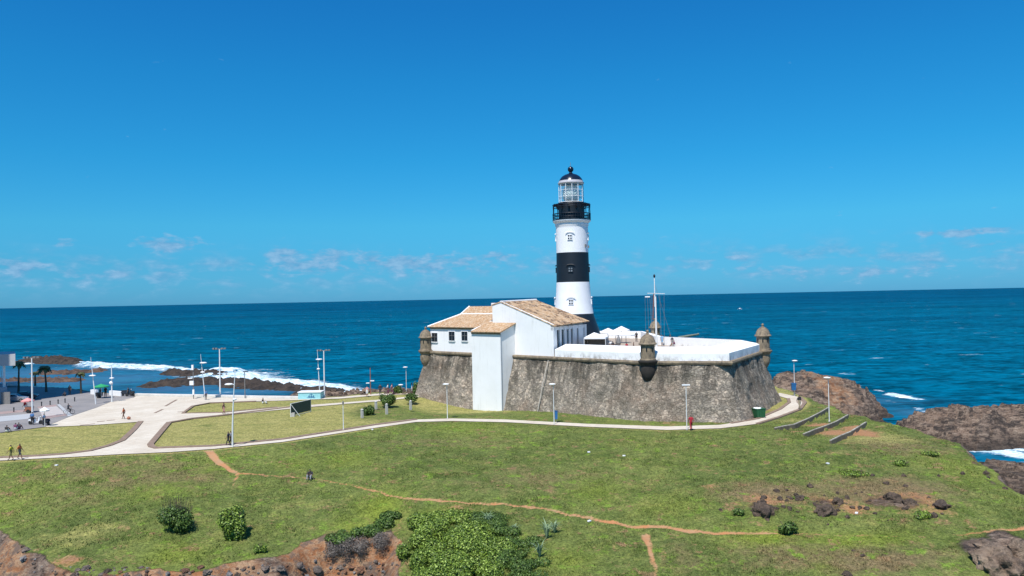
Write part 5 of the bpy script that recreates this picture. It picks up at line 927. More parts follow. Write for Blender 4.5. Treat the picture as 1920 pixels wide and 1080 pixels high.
# thicket spilling over the bank
def thicket(name, spots, label, mat, n, size, seed, cat):
    ws = []
    for px, py, w, h in spots: c = G(px, py); ws.append((c, w * c.y / F / 2, h * c.y / F))
    o = empty(name, ws[0][0], label, cat); r = random.Random(seed); cs = []
    for c, W2, H in ws:
        for k in range(9): a = r.uniform(0, 6.28); q = r.uniform(0, .9); s = r.uniform(.35, .7); cs.append(((c.x + math.cos(a) * q * W2, c.y + math.sin(a) * q * W2, c.z + H * r.uniform(.15, .5)), (W2 * s, W2 * s, H * s)))
    leaf_blob('foliage', M[mat], cs, n, size, o, origin=ws[0][0], seed=seed); b = MB()
    for c, W2, H in ws: b.tube([c - Vector((0, 0, .3)), c + Vector((.1, 0, H * .6))], [.06, .03], 5)
    b.build('stem', M['trunk'], o)
thicket('thicket', [(820, 975, 60, 16), (880, 1015, 80, 26), (815, 1010, 60, 30), (870, 1060, 90, 34), (760, 1045, 40, 26), (920, 1055, 70, 28), (800, 990, 60, 26), (850, 975, 70, 18), (900, 1000, 70, 24), (790, 1020, 60, 36), (840, 1030, 80, 36), (900, 1040, 80, 34), (800, 1060, 70, 34), (860, 1080, 80, 36), (940, 1030, 60, 22), (920, 1080, 70, 26), (810, 1095, 70, 30)], 'large dense green thicket spilling over the bank at the bottom of the slope', 'leaf2', 120000, .09, 31, 'thicket')
thicket('thicket', [(960, 1040, 60, 16), (1000, 1060, 50, 14), (940, 1000, 60, 16), (990, 1085, 60, 12), (900, 975, 70, 14), (1000, 1020, 40, 10), (950, 1060, 80, 20), (930, 985, 80, 14), (960, 1020, 70, 14)], 'duller sparse thicket at the right side of the dense green one', 'leaf', 36000, .075, 33, 'thicket')
thicket('dry_brush', [(640, 1030, 50, 20), (680, 1028, 50, 22), (715, 1025, 44, 24), (620, 1040, 40, 16)], 'grey leafless dry brush on the orange bank left of the thicket', 'dead', 15000, .05, 34, 'brush')
thicket('thicket', [(640, 1012, 50, 12), (690, 1000, 50, 16), (725, 985, 40, 18), (735, 970, 36, 12)], 'narrow strip of green scrub along the bank rim above the dry brush', 'leaf', 14000, .09, 35, 'scrub')
# agave-like grassy tufts
def tuft(px, py, h, label, seed):
    c = G(px, py); H = h * c.y / F * 1.5; r = random.Random(seed); b = MB()
    for k in range(46):
        a = r.uniform(0, 6.28); l = H * r.uniform(.6, 1.1); o_ = r.uniform(.2, .8); p1 = c + Vector((math.cos(a) * l * o_ * .4, math.sin(a) * l * o_ * .4, l * .7)); p2 = c + Vector((math.cos(a) * l * o_, math.sin(a) * l * o_, l * r.uniform(.5, 1))); s = Vector((-math.sin(a), math.cos(a), 0)) * .035
        b.add([c - s, c + s, p1 + s * .8, p1 - s * .8, p2], [(0, 1, 2, 3), (3, 2, 4)])
    b.build('grass_tuft', M['tuft'], None, origin=c, label=label, cat='grass tuft')
M['tuft'] = simple('pale_tuft', (.26, .36, .20), .7, var=.3)
for k, (px, py, h, l) in enumerate([(1025, 1010, 26, 'spiky pale green grass tuft right of the thicket'), (1040, 1000, 18, 'smaller spiky tuft just above the pale one'), (1012, 1045, 22, 'spiky tuft at the lower right edge of the thicket'), (965, 1000, 14, 'thin spiky tuft on the thicket top'), (915, 985, 18, 'dry spiky tuft above the thicket')]): tuft(px, py, h, l, 50 + k)
# palms
def palm(px, py, top, crown, label, seed, lean=0.0):
    c = P(px, py); d = c.y; H = (py - top) * d / F; r = random.Random(seed); o = empty('palm_tree', c, label, 'palm tree', 'palms on the shaded plaza'); t = c + Vector((lean, 0, H))
    MB().tube([c - Vector((0, 0, .2)), c + Vector((lean * .2, 0, H * .4)), c + Vector((lean * .7, 0, H * .8)), t], [.24, .17, .14, .13], 8).build('trunk', M['trunk'], o, smooth=True); b = MB(); R = crown * d / F / 2
    for k in range(20):
        a = 2 * math.pi * k / 20 + r.uniform(-.2, .2); el = r.uniform(-.1, .95); pts = []; u = Vector((math.cos(a), math.sin(a), 0)); s = Vector((-u.y, u.x, 0))
        for q in range(7): x = q / 6; pts.append(t + u * R * x * math.cos(el * (1 - x * .3)) * 1.05 + Vector((0, 0, R * (x * math.sin(el) * 1.1 - x * x * .95))))
        for q in range(6):
            for sg in (-1, 1): w_ = .34 * R * math.sin(math.pi * (q + .8) / 7.2); b.add([pts[q], pts[q + 1], pts[q + 1] + s * sg * w_ + Vector((0, 0, -w_ * .55)) + u * .1, pts[q] + s * sg * w_ * .9 + Vector((0, 0, -w_ * .5)) + u * .1], [(0, 1, 2, 3)])
    b.build('crown', M['palmleaf'], o)
M['palmleaf'] = simple('palm_frond', (.045, .065, .018), .6, var=.5, c2=(.12, .12, .03))
palm(35, 737, 679, 22, 'leftmost palm, beside the grey slab building', 1, .15); palm(87, 735, 688, 24, 'middle palm right of the left floodlight mast', 2, -.35); palm(152, 738, 699, 17, 'rightmost palm with a thin yellowish crown', 3, -.1); palm(66, 722, 698, 12, 'shortest palm half hidden behind the floodlight mast', 4, 0)
# ------------------------------------------------------------------ boulders
def boulder(px, py, w, h, label, seed, group=None, mat='boulder', name='boulder', sink=.36, base=None, k=1.0):
    c = base if base is not None else G(px, py); d = c.y; W2 = w * d / F / 2; H = h * d / F
    bm = bmesh.new(); bmesh.ops.create_icosphere(bm, subdivisions=4 if w > 24 else (3 if w > 7 else 2), radius=1)
    off = Vector((seed * 3.7, seed * 1.3, seed * .7))
    for v in bm.verts:
        p = v.co.copy(); n_ = mnoise.fractal(p * 1.2 + off, 1, 2.1, 5) * .38 - min(mnoise.voronoi(p * 1.6 + off)[0][0], .6) * .5; p *= 1.15 + n_; v.co = Vector((p.x * W2, p.y * W2 * .8 * k, max(p.z, -.5) * H * .62 + H * (.42 - sink)))
    me = bpy.data.meshes.new(name); bm.to_mesh(me); bm.free(); me.materials.append(M[mat]); o = bpy.data.objects.new(name, me); COL.objects.link(o); o.location = c; o.rotation_euler.z = seed * 1.7; tag(o, label, 'boulder' if name == 'boulder' else 'rock', group); return o
boulder(1431, 966, 52, 36, 'biggest dark jagged boulder on the right slope above the trail', 1); boulder(1548, 962, 42, 26, 'grey brown boulder in the middle of the rubble patch', 2); boulder(1570, 944, 26, 18, 'dark boulder touching the grey brown one from behind', 3); boulder(1500, 937, 22, 12, 'low dark boulder between the biggest one and the twin boulders', 4)
boulder(1588, 1079, 20, 12, 'half buried dark rock at the bottom edge, right of centre', 5); boulder(1750, 968, 18, 12, 'round dark rock at the lower right of the rubble patch', 6); boulder(1705, 945, 26, 14, 'flat dark rock in the right half of the rubble patch', 7); boulder(1765, 950, 40, 14, 'wide low rock at the right end of the rubble patch', 8); boulder(1675, 938, 34, 20, 'brown rock with pale facets in the right rubble patch', 9)
rr = random.Random(5); GR = 'small dark rocks on the right slope'
spots = [(1456, 921), (1475, 920), (1519, 913), (1570, 925), (1635, 892), (1695, 893), (1698, 912), (1853, 897), (1849, 888), (1885, 917), (1805, 889), (1662, 908), (1617, 1042), (1600, 1033), (1760, 893), (1455, 955), (1481, 957)]
for k in range(70): spots.append((rr.choice([rr.gauss(1690, 55), rr.gauss(1700, 60), rr.gauss(1450, 40), rr.gauss(1560, 40)]), rr.gauss(945, 11)))
for k, (px, py) in enumerate(spots):
    s = rr.uniform(5, 13) if k > 16 else rr.uniform(8, 15); boulder(px, py, s, s * rr.uniform(.5, .75), 'small dark rock lying in the brown rubble patch on the right slope' if k > 16 else 'small dark rock lying alone in the grass of the right slope', 20 + k, GR if k > 16 else 'lone small rocks in the grass')
# rocks along the foot of the bank
M['redrock'] = m_rock('red_bank_rock', (.14, .07, .045), (.32, .17, .10), 1.3); M['bankrock'] = m_rock('bank_rock', (.12, .10, .09), (.30, .23, .18), 1.3); M['greyrock'] = m_rock('grey_bank_rock', (.16, .15, .15), (.38, .34, .31), 1.3)
for k in range(150):
    px = rr.uniform(-10, 752); lim = 1035 + 26 * (px < 120) + (30 if 120 < px < 420 else 0) + 0
    if px < 90: py = rr.uniform(1000 + px * .5, 1078)
    else: py = rr.uniform(1062, 1086) if px < 480 else rr.uniform(1052, 1082)
    s = rr.choice([rr.uniform(4, 9), rr.uniform(4, 9), rr.uniform(8, 20)]); boulder(px, py + s * .2, s, s * rr.uniform(.4, .75), 'jagged rock among many at the foot of the earth bank', 200 + k, 'rocks at the foot of the earth bank', rr.choice(['bankrock', 'bankrock', 'greyrock', 'boulder', 'redrock']), 'rock')
M['tanrock'] = m_rock('tan_layered_rock', (.17, .115, .08), (.42, .31, .22), 1.0); boulder(1870, 1068, 90, 52, 'large brown layered rock at the bottom right corner', 500, None, 'tanrock', sink=.2); boulder(1905, 1040, 60, 40, 'reddish rock above the large one at the bottom right corner', 501, None, 'tanrock'); boulder(1850, 1030, 50, 22, 'flat pinkish rock slab at the left end of the bottom right outcrop', 502, None, 'tanrock')
for k in range(26): boulder(rr.uniform(590, 790), rr.uniform(736, 741), rr.uniform(7, 18), rr.uniform(4, 8), 'dark shore rock behind the strolling people, left of the fort', 600 + k, 'shore rocks left of the fort', 'boulder', 'rock', base=None)
# ------------------------------------------------------------------ people
def fleshed(name, J, E, R):
    me = bpy.data.meshes.new(name); me.from_pydata([J[k] for k in J], [(list(J).index(a), list(J).index(b)) for a, b in E], []); o = bpy.data.objects.new(name, me); COL.objects.link(o)
    o.modifiers.new('skin', 'SKIN'); sk = me.skin_vertices[0].data
    for i, k in enumerate(J): sk[i].radius = R[k] if isinstance(R[k], tuple) else (R[k], R[k]); sk[i].use_root = (k == 'pelvis')
    s = o.modifiers.new('sub', 'SUBSURF'); s.levels = 1; s.render_levels = 1
    dg = bpy.context.evaluated_depsgraph_get(); m2 = bpy.data.meshes.new_from_object(o.evaluated_get(dg)); bpy.data.objects.remove(o); bpy.data.meshes.remove(me); m2.name = name; return m2
def pose(kind):
    J = {}; s = {}
    def put(k, p): J[k] = p
    if kind in ('walk', 'stand', 'ride', 'walk2'):
        z = .93; put('pelvis', (0, 0, z)); put('waist', (0, .0, z + .17)); put('chest', (0, .01, z + .38)); put('neck', (0, 0, z + .54)); put('chin', (0, .02, z + .60)); put('head', (0, .03, z + .68)); put('crown', (0, .01, z + .76))
        st = {'walk': .30, 'walk2': .2, 'stand': .03, 'ride': .0}[kind]
        for i, sg in enumerate((-1, 1)):
            f = st * (1 if i else -1); n_ = 'lr'[i]
            put('hip' + n_, (sg * .10, 0, z - .06)); 
            if kind == 'ride': put('knee' + n_, (sg * .13, .34, z - .22 + sg * .1)); put('ank' + n_, (sg * .12, .2, z - .62 + sg * .1)); put('toe' + n_, (sg * .12, .36, z - .66 + sg * .1))
            else: put('knee' + n_, (sg * .10, f * .55 + .05, .49)); put('ank' + n_, (sg * .10, f, .09 + (.08 if f < -.1 else 0))); put('toe' + n_, (sg * .11, f + .17, .045))
            put('sh' + n_, (sg * .19, 0, z + .47)); a = -f * .8
            if kind == 'ride': put('elb' + n_, (sg * .27, .22, z + .28)); put('wr' + n_, (sg * .24, .45, z + .18)); hd = (0, 1, -.2)
            elif kind == 'stand': put('elb' + n_, (sg * .25, -.03, z + .2)); put('wr' + n_, (sg * .24, .08, z - .03)); hd = (0, .15, -1)
            else: put('elb' + n_, (sg * .25, a * .4 - .04, z + .2)); put('wr' + n_, (sg * .25, a * .9 + .06, z - .02)); hd = (0, .3, -1)
            w = J['wr' + n_]; q = Vector(hd).normalized(); side = Vector((0, 1, 0)) if abs(q.z) > .5 else Vector((sg, 0, 0)); h = Vector(w) + q * .06; put('palm' + n_, tuple(h))
            for fi in range(4): p = h + q * (.075, .09, .08, .065)[fi] + side * (fi - 1.5) * .022 - Vector((sg * .02, 0, 0)); put('f%d' % fi + n_, tuple(p))
            put('th' + n_, tuple(h + side * .055 + q * .02 - Vector((sg * .015, 0, 0))))
    else:  # sitting on the ground, knees up
        z = .13; put('pelvis', (0, 0, z)); put('waist', (0, -.03, z + .17)); put('chest', (0, .02, z + .37)); put('neck', (0, .06, z + .52)); put('chin', (0, .09, z + .58)); put('head', (0, .10, z + .66)); put('crown', (0, .08, z + .74))
        for i, sg in enumerate((-1, 1)):
            n_ = 'lr'[i]; put('hip' + n_, (sg * .10, .04, z)); put('knee' + n_, (sg * .17, .40, z + .32)); put('ank' + n_, (sg * .14, .60, .10)); put('toe' + n_, (sg * .15, .76, .05)); put('sh' + n_, (sg * .19, .05, z + .46)); put('elb' + n_, (sg * .26, .2, z + .26)); put('wr' + n_, (sg * .14, .40, z + .36)); h = Vector((sg * .10, .46, z + .37)); put('palm' + n_, tuple(h))
            for fi in range(4): put('f%d' % fi + n_, tuple(h + Vector((-sg * .05, .05, .02 * (fi - 1.5)))))
            put('th' + n_, tuple(h + Vector((0, .02, .05))))
    E = [('pelvis', 'waist'), ('waist', 'chest'), ('chest', 'neck'), ('neck', 'chin'), ('chin', 'head'), ('head', 'crown')]
    for n_ in 'lr': E += [('pelvis', 'hip' + n_), ('hip' + n_, 'knee' + n_), ('knee' + n_, 'ank' + n_), ('ank' + n_, 'toe' + n_), ('chest', 'sh' + n_), ('sh' + n_, 'elb' + n_), ('elb' + n_, 'wr' + n_), ('wr' + n_, 'palm' + n_), ('palm' + n_, 'th' + n_)] + [('palm' + n_, 'f%d' % f + n_) for f in range(4)]
    R = dict(pelvis=(.165, .13), waist=(.15, .115), chest=(.185, .13), neck=.06, chin=.07, head=(.082, .098), crown=.062)
    for n_ in 'lr': R.update({'hip' + n_: .11, 'knee' + n_: .072, 'ank' + n_: .05, 'toe' + n_: .04, 'sh' + n_: .07, 'elb' + n_: .05, 'wr' + n_: .03, 'palm' + n_: .034, 'th' + n_: .011}); R.update({'f%d' % f + n_: .010 for f in range(4)})
    m = fleshed('person_' + kind, J, E, R)
    zone = lambda a, b: 3 if 'crown' in (a, b) else 0 if (a[:2] in ('wr', 'el') and b[:2] in ('wr', 'pa')) or a[:4] == 'palm' or a in ('neck', 'chin') else 1 if a in ('waist', 'chest') or a[:2] == 'sh' or (a[:3] == 'elb' and b[:2] == 'sh') else 2 if a in ('pelvis',) or a[:3] == 'hip' else 4 if a[:4] == 'knee' else 5
    segs = [(Vector(J[a]), Vector(J[b]), zone(a, b)) for a, b in E]
    for k in range(6): m.materials.append(None)
    for pl in m.polygons:
        c = pl.center; best = None
        for a, b, zz in segs:
            ab = b - a; t = max(0, min(1, (c - a).dot(ab) / ab.length_squared)); dd = (c - a - ab * t).length
            if best is None or dd < best[0]: best = (dd, zz)
        pl.material_index = best[1]; pl.use_smooth = True
        if c.z > J['head'][2] - .04 and c.y < J['head'][1] - .02: pl.material_index = 3
    return m
POSE = {k: pose(k) for k in ('walk', 'stand', 'ride', 'sit', 'walk2')}
def colm(name, c): return simple('cloth_' + name, c, .8, var=.2, sc=8)
SKIN = simple('skin_brown', (.26, .14, .09), .6, var=.1); SKIN2 = simple('skin_light', (.46, .28, .2), .6, var=.1); HAIR = simple('hair_black', (.012, .01, .009), .6)
CLR = dict(yellow=(.62, .55, .05), orange=(.52, .13, .04), black=(.02, .02, .025), dark=(.035, .04, .055), purple=(.16, .04, .10), red=(.40, .015, .03), blue=(.06, .17, .38), lblue=(.22, .42, .62), white=(.75, .75, .75), pink=(.62, .28, .28), grey=(.25, .25, .26), olive=(.16, .15, .05), khaki=(.33, .27, .18), brown=(.16, .08, .05), green=(.05, .2, .08))
def person(c, pz, face, top, bottom, label, long_=False, skin=SKIN, sc=1.0, group=None):
    o = bpy.data.objects.new('person', POSE[pz]); COL.objects.link(o); o.location = c; o.rotation_euler.z = face; o.scale = (sc, sc, sc); tt = colm(top, CLR[top]) if top != 'skin' else skin; bb = colm(bottom, CLR[bottom])
    for i, m_ in enumerate((skin, tt, bb, HAIR, bb if long_ else skin, colm('dark', CLR['dark']))): o.material_slots[i].link = 'OBJECT'; o.material_slots[i].material = m_
    tag(o, label, 'person', group); return o
RT, LT, AW, TO = -math.pi / 2, math.pi / 2, 0, math.pi  # facing right, left, away, towards the camera
pv = lambda x, y: P(x, y) + Vector((0, 0, .035))
person(pv(21, 863.5), 'walk', LT, 'yellow', 'olive', 'person in a yellow shirt walking on the path at the far left', sc=1.02); person(pv(37, 861.5), 'walk', RT, 'orange', 'dark', 'person in an orange brown top and dark shorts striding behind the yellow shirt', sc=1.03)
person(pv(428.5, 836), 'walk', LT, 'dark', 'black', 'person in dark clothes walking left of the slanted lamp', True); person(pv(433.5, 835.2), 'walk2', LT, 'grey', 'black', 'person in grey walking partly behind the slanted lamp pole', True)
person(pv(419.5, 777.5), 'walk2', RT, 'skin', 'pink', 'bare chested person in pink shorts walking on the upper path', sc=1.1)
person(P(492, 757), 'sit', RT, 'black', 'white', 'person sitting on the narrow back lawn, dark top and pale legs', True, SKIN2, 1.15)
person(G(582, 898), 'sit', TO, 'black', 'grey', 'person in black sitting alone beside the dirt trail', True, sc=1.2)
person(pv(1296, 807), 'walk2', AW, 'red', 'red', 'person in deep red clothes walking beside the bar headed lamp', True, sc=1.1)
bp = person(pv(1499, 769), 'walk2', TO + .4, 'black', 'khaki', 'person in a dark top and khaki trousers walking on the path bend at the right', True, sc=1.25)
b = MB(); q = bp.location + Vector((.15, .24, 1.62)); b.box(q, (.36, .2, .5), .4); b.box(q + Vector((.02, .1, -.06)), (.24, .12, .3), .4); b.build('backpack', M['darkcar'], None, origin=q, label='dark backpack on the back of the walker at the path bend', cat='backpack')
person(pv(232, 786), 'walk2', LT, 'orange', 'brown', 'person in a reddish top standing on the pale plaza with a bag', True, sc=1.0)
b = MB(); c = pv(241.5, 787); b.sphere(c + Vector((0, 0, .22)), (.3, .22, .22), 10, 7); b.tube([c + Vector((-.05, 0, .4)), c + Vector((0, 0, .52)), c + Vector((.1, 0, .4))], .025, 5); b.build('bag', M['brick'], None, smooth=True, origin=c, label='round reddish bag on the pale plaza beside the person in a reddish top', cat='bag')
person(pv(688.5, 744), 'stand', TO, 'pink', 'white', 'person in pink standing on the shore path left of the group', sc=1.1, skin=SKIN2); person(pv(713, 741), 'stand', AW, 'black', 'dark', 'person in black on the shore path between the pink one and the pair', True, sc=1.15)
person(pv(727.5, 741), 'walk2', RT, 'white', 'purple', 'person with a white top and purple bottoms, left of the pair near the hedge', True, sc=1.2); person(pv(735, 740.5), 'walk2', RT, 'pink', 'purple', 'person with a pale top and purple bottoms, right of the pair near the hedge', True, sc=1.2)
person(pv(386, 750), 'stand', TO, 'blue', 'dark', 'person in blue at the foot of the slanted twin disc lamp', True)
person(pv(131, 741), 'stand', TO, 'dark', 'black', 'dark clothed person standing in the shade left of the rightmost palm', True, sc=1.15); person(pv(122, 743), 'sit', TO, 'dark', 'black', 'dark clothed person sitting in the shade beside the standing one', True)
person(pv(12, 811), 'sit', AW, 'black', 'white', 'person in black sitting at the lawn edge at the far left', True, sc=1.1); person(pv(28.5, 806.5), 'sit', AW, 'purple', 'white', 'person in purple sitting at the lawn edge', True, sc=1.1); person(pv(34.5, 805.5), 'sit', AW, 'dark', 'purple', 'person in dark clothes sitting right beside the purple one', True, sc=1.1)
person(pv(60.5, 797), 'stand', AW, 'blue', 'black', 'person in blue standing beside the parked white and blue motor scooter', True, sc=1.1); person(pv(83, 798), 'stand', LT, 'blue', 'dark', 'person in blue under the white parasol by the plaza corner', True, sc=1.0)
person(pv(47, 773.5), 'walk2', LT, 'red', 'white', 'vendor in red beside the cart with the faded red canopy', False, sc=1.1)
person(pv(198, 745), 'stand', TO, 'black', 'black', 'person in black on the right side of the green umbrella stall', True, sc=1.15); person(pv(188, 746), 'stand', RT, 'dark', 'black', 'person in dark clothes under the green umbrella', True, sc=1.05)
for px, d_, f, a, b_, z, l, s_ in ((1191.5, 141, TO, 'black', 'black', 'stand', 'person in black standing on the far side of the terrace left of the mast', 1.1), (1239.5, 129, TO, 'lblue', 'lblue', 'stand', 'person in light blue on the terrace right beside the mast', 1.1), (1254.5, 129, RT, 'black', 'dark', 'walk2', 'person in black standing left of the green cannon', 1.15), (1258.5, 127, TO, 'dark', 'grey', 'stand', 'person in dark grey next to the one in black by the cannon', .95), (1263, 126, LT, 'purple', 'white', 'sit', 'person in purple sitting low beside the cannon', 1.2),
                                   (1147, 119, TO, 'dark', 'brown', 'stand', 'person standing under the left terrace umbrellas', .9), (1186, 119, RT, 'brown', 'dark', 'stand', 'person in brown near the nearest sentry box on the terrace', .8), (1143, 121, TO, 'white', 'grey', 'stand', 'person in white between the terrace umbrellas', .9), (1173, 117, TO, 'red', 'brown', 'stand', 'person in red under the right terrace umbrella', .8), (1104, 117.5, TO, 'brown', 'dark', 'stand', 'person at the last door of the gabled building', .8)):
    person(T(px, d_), z, f, a, b_, l, a in ('black', 'dark', 'blue'), sc=s_)
# ------------------------------------------------------------------ cycles, carts, cars
def bicycle(c, az, label, mat='dark'):
    o = empty('bicycle', c, label, 'bicycle'); u = Vector((math.cos(az), math.sin(az), 0)); up = Vector((0, 0, 1))
    def wheel(p):
        b = MB(); b.tube([p + (u * math.cos(t * math.pi / 9) + up * math.sin(t * math.pi / 9)) * .33 for t in range(19)], .025, 5, False)
        w_ = b.build('wheel', M['rubber'], o); s = MB()
        for t in range(8): s.tube([p, p + (u * math.cos(t * math.pi / 4) + up * math.sin(t * math.pi / 4)) * .32], .006, 3)
        s.build('spokes', M['polegrey'], w_)
    a, d = c + u * -.5 + up * .34, c + u * .5 + up * .34; wheel(a); wheel(d); s, h, bb = c + u * -.18 + up * .82, c + u * .36 + up * .86, c + u * -.02 + up * .34
    b = MB(); [b.tube([p, q], .022, 5) for p, q in ((a, s), (a, bb), (bb, s), (s, h), (bb, h), (h, d))]; b.build('frame', M[mat], o); MB().box(s + up * .06, (.24, .14, .06), az).build('saddle', M['rubber'], o); w = Vector((-u.y, u.x, 0)); MB().tube([h - w * .25 + up * .12, h + up * .1, h + w * .25 + up * .12], .018, 5).build('handlebar', M['polegrey'], o)
c = pv(129.5, 776.5); bicycle(c, 0.2, 'bicycle ridden across the grey plaza'); person(c + Vector((-.12, 0, -.02)), 'ride', RT + .2, 'dark', 'black', 'cyclist in dark clothes riding on the grey plaza', True, sc=1.0)
def scooter(c, az, label, mat, sc=1.0, cat='scooter'):
    o = empty('motor_scooter', c, label, cat); u = Vector((math.cos(az), math.sin(az), 0)) * sc; up = Vector((0, 0, sc)); w = Vector((-u.y, u.x, 0)); R = Matrix(((u / sc), (w / sc), Vector((0, 0, 1)))).transposed()
    for k in (-.6, .62): MB().tube([c + u * k + w * -.06 + up * .25, c + u * k + w * .06 + up * .25], .25 * sc, 14).build('wheel', M['rubber'], o)
    b = MB(); pr = [(-.85, .55), (-.7, .75), (-.1, .72), (0, .38), (.3, .38), (.42, .95), (.55, 1.0), (.5, .5), (.35, .22), (-.3, .22), (-.5, .42)]; n = len(pr)
    b.add([c + u * x + up * z + w * .15 for x, z in pr] + [c + u * x + up * z - w * .15 for x, z in pr], [tuple(range(n)), tuple(reversed(range(n, 2 * n)))] + [(i, (i + 1) % n, (i + 1) % n + n, i + n) for i in range(n)]); b.build('body', M[mat], o)
    MB().box(c + u * -.4 + up * .8, (.75 * sc, .28 * sc, .1 * sc), ax=R).build('seat', M['rubber'], o); MB().tube([c + u * .45 + w * -.32 + up * 1.08, c + u * .48 + up * 1.02, c + u * .45 + w * .32 + up * 1.08], .025, 5).build('handlebar', M['dark'], o); MB().sphere(c + u * .56 + up * .92, .09 * sc, 8, 6).build('headlight', M['white'], o)
scooter(pv(67, 796), .15, 'white and blue motor scooter parked at the plaza corner', 'white', 1.15); scooter(pv(86, 797.5), 2.6, 'dark motor scooter parked under the white parasol', 'darkcar', 1.1); scooter(pv(238, 742.5), .3, 'dark motorcycle parked at the shore end of the plaza', 'darkcar', 1.25, 'motorcycle'); person(pv(240.5, 743.5), 'stand', LT, 'dark', 'black', 'person in dark clothes beside the motorcycle at the shore end of the plaza', True); scooter(pv(244, 743.5), 2.9, 'second dark motorcycle right of the first at the shore end', 'dark', 1.15, 'motorcycle')
def parasol(c, w, h, mat, label, name='parasol'):
    o = empty(name, c, label, 'parasol'); n = 8; R = w / 2; b = MB(); b.add([c + Vector((0, 0, h + .45))] + [c + Vector((R * math.cos(2 * math.pi * k / n), R * math.sin(2 * math.pi * k / n), h - (.0 if k % 2 else .02))) for k in range(n)] + [c + Vector((R * .98 * math.cos(2 * math.pi * k / n), R * .98 * math.sin(2 * math.pi * k / n), h - .18)) for k in range(n)], [(0, 1 + k, 1 + (k + 1) % n) for k in range(n)] + [(1 + k, 9 + k, 9 + (k + 1) % n, 1 + (k + 1) % n) for k in range(n)]); b.build('canopy', M[mat], o); MB().tube([c, c + Vector((0, 0, h + .45))], .035, 6).build('pole', M['polewhite'], o)
parasol(pv(190, 747), 2.7, 2.2, 'greenumb', 'green parasol over a vendor stall by the shore'); parasol(pv(84, 800), 1.3, 2.35, 'white', 'small white parasol at the plaza corner'); parasol(pv(52, 774), 2.0, 1.95, 'redumb', 'faded red parasol over the vendor cart')
def cart(c, az, mat, label, s=1.0):
    o = empty('vendor_cart', c, label, 'cart'); R = Matrix.Rotation(az, 3, 'Z'); b = MB(); fr(b, c, 1.0 * s, .6 * s, 1.15 * s, .7 * s, .35, 1.0 * s, R); b.build('box', M[mat], o); MB().box(c + Vector((0, 0, 1.02 * s)), (1.2 * s, .75 * s, .05), az).build('counter', M['polegrey'], o)
    for k in (-1, 1): MB().tube([c + R @ Vector((0, k * .38 * s, .3)), c + R @ Vector((0, k * .44 * s, .3))], .3, 12).build('wheel', M['rubber'], o)
cart(pv(55, 774.5), .1, 'brick', 'dark red vendor cart under the faded red parasol'); cart(pv(186, 746.5), .1, 'dark', 'dark vendor stall table under the green parasol', 1.0)
def car(c, az, mat, label, s=1.0):
    o = empty('parked_car', c, label, 'car', 'cars parked in the shade at the left'); R = Matrix.Rotation(az, 3, 'Z')
    pr = [(-2.1, .35), (-2.15, .75), (-1.95, .95), (-1.5, 1.0), (-1.0, 1.42), (.35, 1.45), (1.0, 1.0), (1.85, .86), (2.1, .65), (2.1, .35)]; n = len(pr); b = MB(); yw = lambda z: .84 if z < 1.05 else .66
    b.add([c + R @ Vector((x, -yw(z), z)) for x, z in pr] + [c + R @ Vector((x, yw(z), z)) for x, z in pr], [tuple(range(n)), tuple(reversed(range(n, 2 * n)))] + [(i, (i + 1) % n, (i + 1) % n + n, i + n) for i in range(n)]); b.build('body', M[mat], o)
    for sg in (-1, 1):
        b = MB(); b.add([c + R @ Vector((x, sg * (.85 - .40 * (z - .98)), z)) for x, z in ((-1.35, 1.04), (.75, 1.04), (.25, 1.38), (-.95, 1.38))], [(0, 1, 2, 3)]); b.build('window', M['pane'], o)
        for k in (-1.3, 1.3): w_ = MB().tube([c + R @ Vector((k, sg * .72, .33)), c + R @ Vector((k, sg * .9, .33))], .33, 16).build('wheel', M['rubber'], o); MB().tube([c + R @ Vector((k, sg * .9, .33)), c + R @ Vector((k, sg * .915, .33))], .18, 12).build('hubcap', M['polegrey'], w_)
        MB().box(c + R @ Vector((2.1, sg * .6, .7)), (.06, .3, .14), az).build('headlight', M['white'], o)
    b = MB(); b.add([c + R @ Vector((x, y, z)) for x, y, z in ((1.0, -.72, 1.03), (1.0, .72, 1.03), (.4, .6, 1.42), (.4, -.6, 1.42))], [(0, 1, 2, 3)]); b.build('windscreen', M['pane'], o)
car(pv(27, 754), .25, 'silver', 'pale silver car parked in the shade, nearer of the two'); car(pv(47, 749), .35, 'darkcar', 'dark grey car parked in the shade just behind the silver one')
# ------------------------------------------------------------------ slab building at the left edge, and the tower block whose shade falls on the plaza
c = pv(2, 757); sb = empty('kiosk_building', c, 'grey building corner with a heavy overhanging slab at the far left edge', 'building')
dd = c.y; p1 = D(29, 664, dd); p2 = D(27.5, 685.5, dd); x1 = p1.x
def edgebox(px, d0, d1, wid, za, zb): a = D(px, 700, d0); b_ = D(px - .5, 700, d1); return MB().prism([(a.x - wid, a.y), (a.x, a.y), (b_.x, b_.y), (b_.x - wid, b_.y)], za, zb)
edgebox(29, dd, dd + 9, 30, p2.z, p1.z).build('overhang', M['grey'], sb)
q1 = D(14, 726, dd); edgebox(13, dd, dd + 6, 28, PZ, q1.z).build('wall', simple('bluish_wall', (.33, .38, .45), .8), sb); q2 = D(20, 735, dd - 1)
MB().box((q2.x - .9, dd - 1, (q2.z + PZ) / 2), (1.6, .15, q2.z - PZ)).build('service_door', M['polegrey'], sb)
for xx in (x1 - 2.4, x1 - 12): MB().box((xx, dd + .5, (q1.z + p2.z) / 2), (.3, .3, p2.z - q1.z)).build('column', M['polewhite'], sb)
c = P(12, 726); bt = empty('beached_boat', c, 'small white boat lying behind the overhanging slab at the far left', 'boat'); b = MB(); rows = []
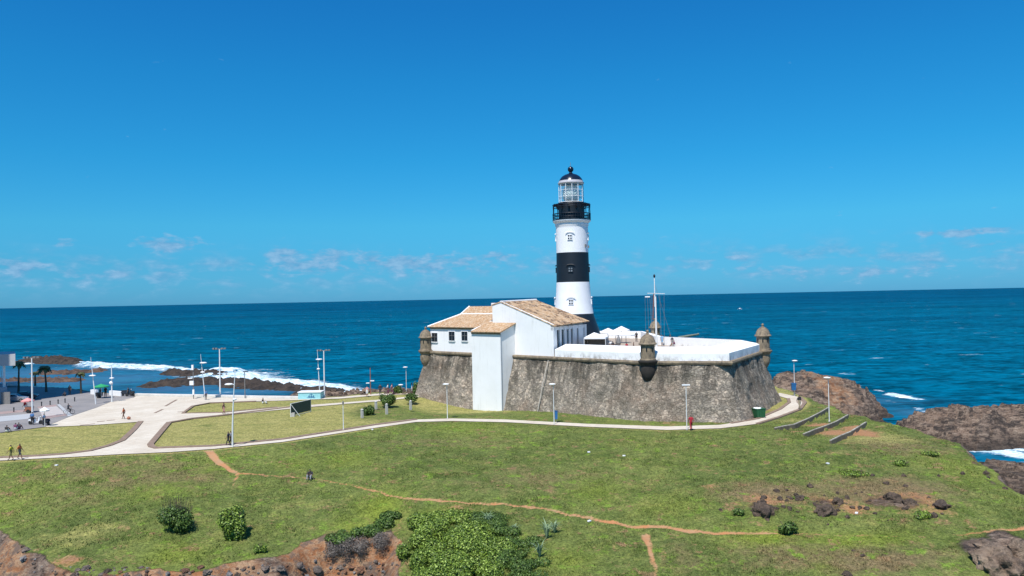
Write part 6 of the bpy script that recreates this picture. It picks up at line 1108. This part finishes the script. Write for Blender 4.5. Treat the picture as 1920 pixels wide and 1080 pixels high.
for i in range(9):
    t = i / 8; w_ = .95 * math.sin(math.pi * (.12 + .86 * t)) ** .6; x = -2.6 + 5.2 * t; rows += [(c.x + x, c.y - w_, c.z + 1.0 + .25 * t * t), (c.x + x, c.y - w_ * .7, c.z + .35), (c.x + x, c.y, c.z + .12), (c.x + x, c.y + w_ * .7, c.z + .35), (c.x + x, c.y + w_, c.z + 1.0 + .25 * t * t)]
b.add(rows, [(i * 5 + k, i * 5 + k + 1, i * 5 + k + 6, i * 5 + k + 5) for i in range(8) for k in range(4)]); b.build('hull', M['white'], bt); MB().box(c + Vector((-.2, 0, .95)), (3.8, 1.3, .12)).build('deck', M['white'], bt)
ap = empty('apartment_block', (-112, 126, PZ), 'high pale apartment block just outside the left edge, casting the plaza shade', 'building'); MB().box((-118, 126.5, PZ + 38), (38, 17, 76)).build('wall', M['plaster'], ap)
for k in range(24):
    z = PZ + 3.1 * k + 2.6; MB().box((-118, 117.4, z), (36, 1.2, .22)).build('balcony', M['concrete'], ap); MB().box((-118, 117.97, z - 1.4), (33, .06, 1.5)).build('window_band', M['pane'], ap)
# tiny boats out at sea
def boat(px, py, L_, label):
    c = P(px, py, .2); o = empty('small_boat', c, label, 'boat'); b = MB(); vs = []
    for i in range(5):
        t = i / 4; w_ = L_ * .16 * math.sin(math.pi * (.2 + .78 * t)); x = (-.5 + t) * L_; vs += [(c.x + x, c.y - w_, c.z + L_ * .12), (c.x + x, c.y, c.z - .2), (c.x + x, c.y + w_, c.z + L_ * .12)]
    b.add(vs, [(i * 3 + k, i * 3 + k + 1, i * 3 + k + 4, i * 3 + k + 3) for i in range(4) for k in range(2)] + [(i * 3, i * 3 + 3, i * 3 + 5, i * 3 + 2) for i in range(4)]); b.build('hull', M['white'], o); MB().box(c + Vector((0, 0, L_ * .2)), (L_ * .3, L_ * .2, L_ * .2)).build('cabin', M['white'], o)
boat(1387, 580, 7, 'tiny white motor boat with a wake far out on the sea')
# litter specks on the grass
for k, (px, py) in enumerate([(1104, 848), (1606, 963), (1552, 870), (106, 873), (1105, 978), (698, 806), (1170, 855)]):
    c = G(px, py); MB().box(c + Vector((0, 0, .06)), (.3, .22, .1), k).build('paper_scrap', M['white'], None, origin=c, label='small white scrap of paper lying on the grass slope', cat='litter', group='scraps of paper on the grass')
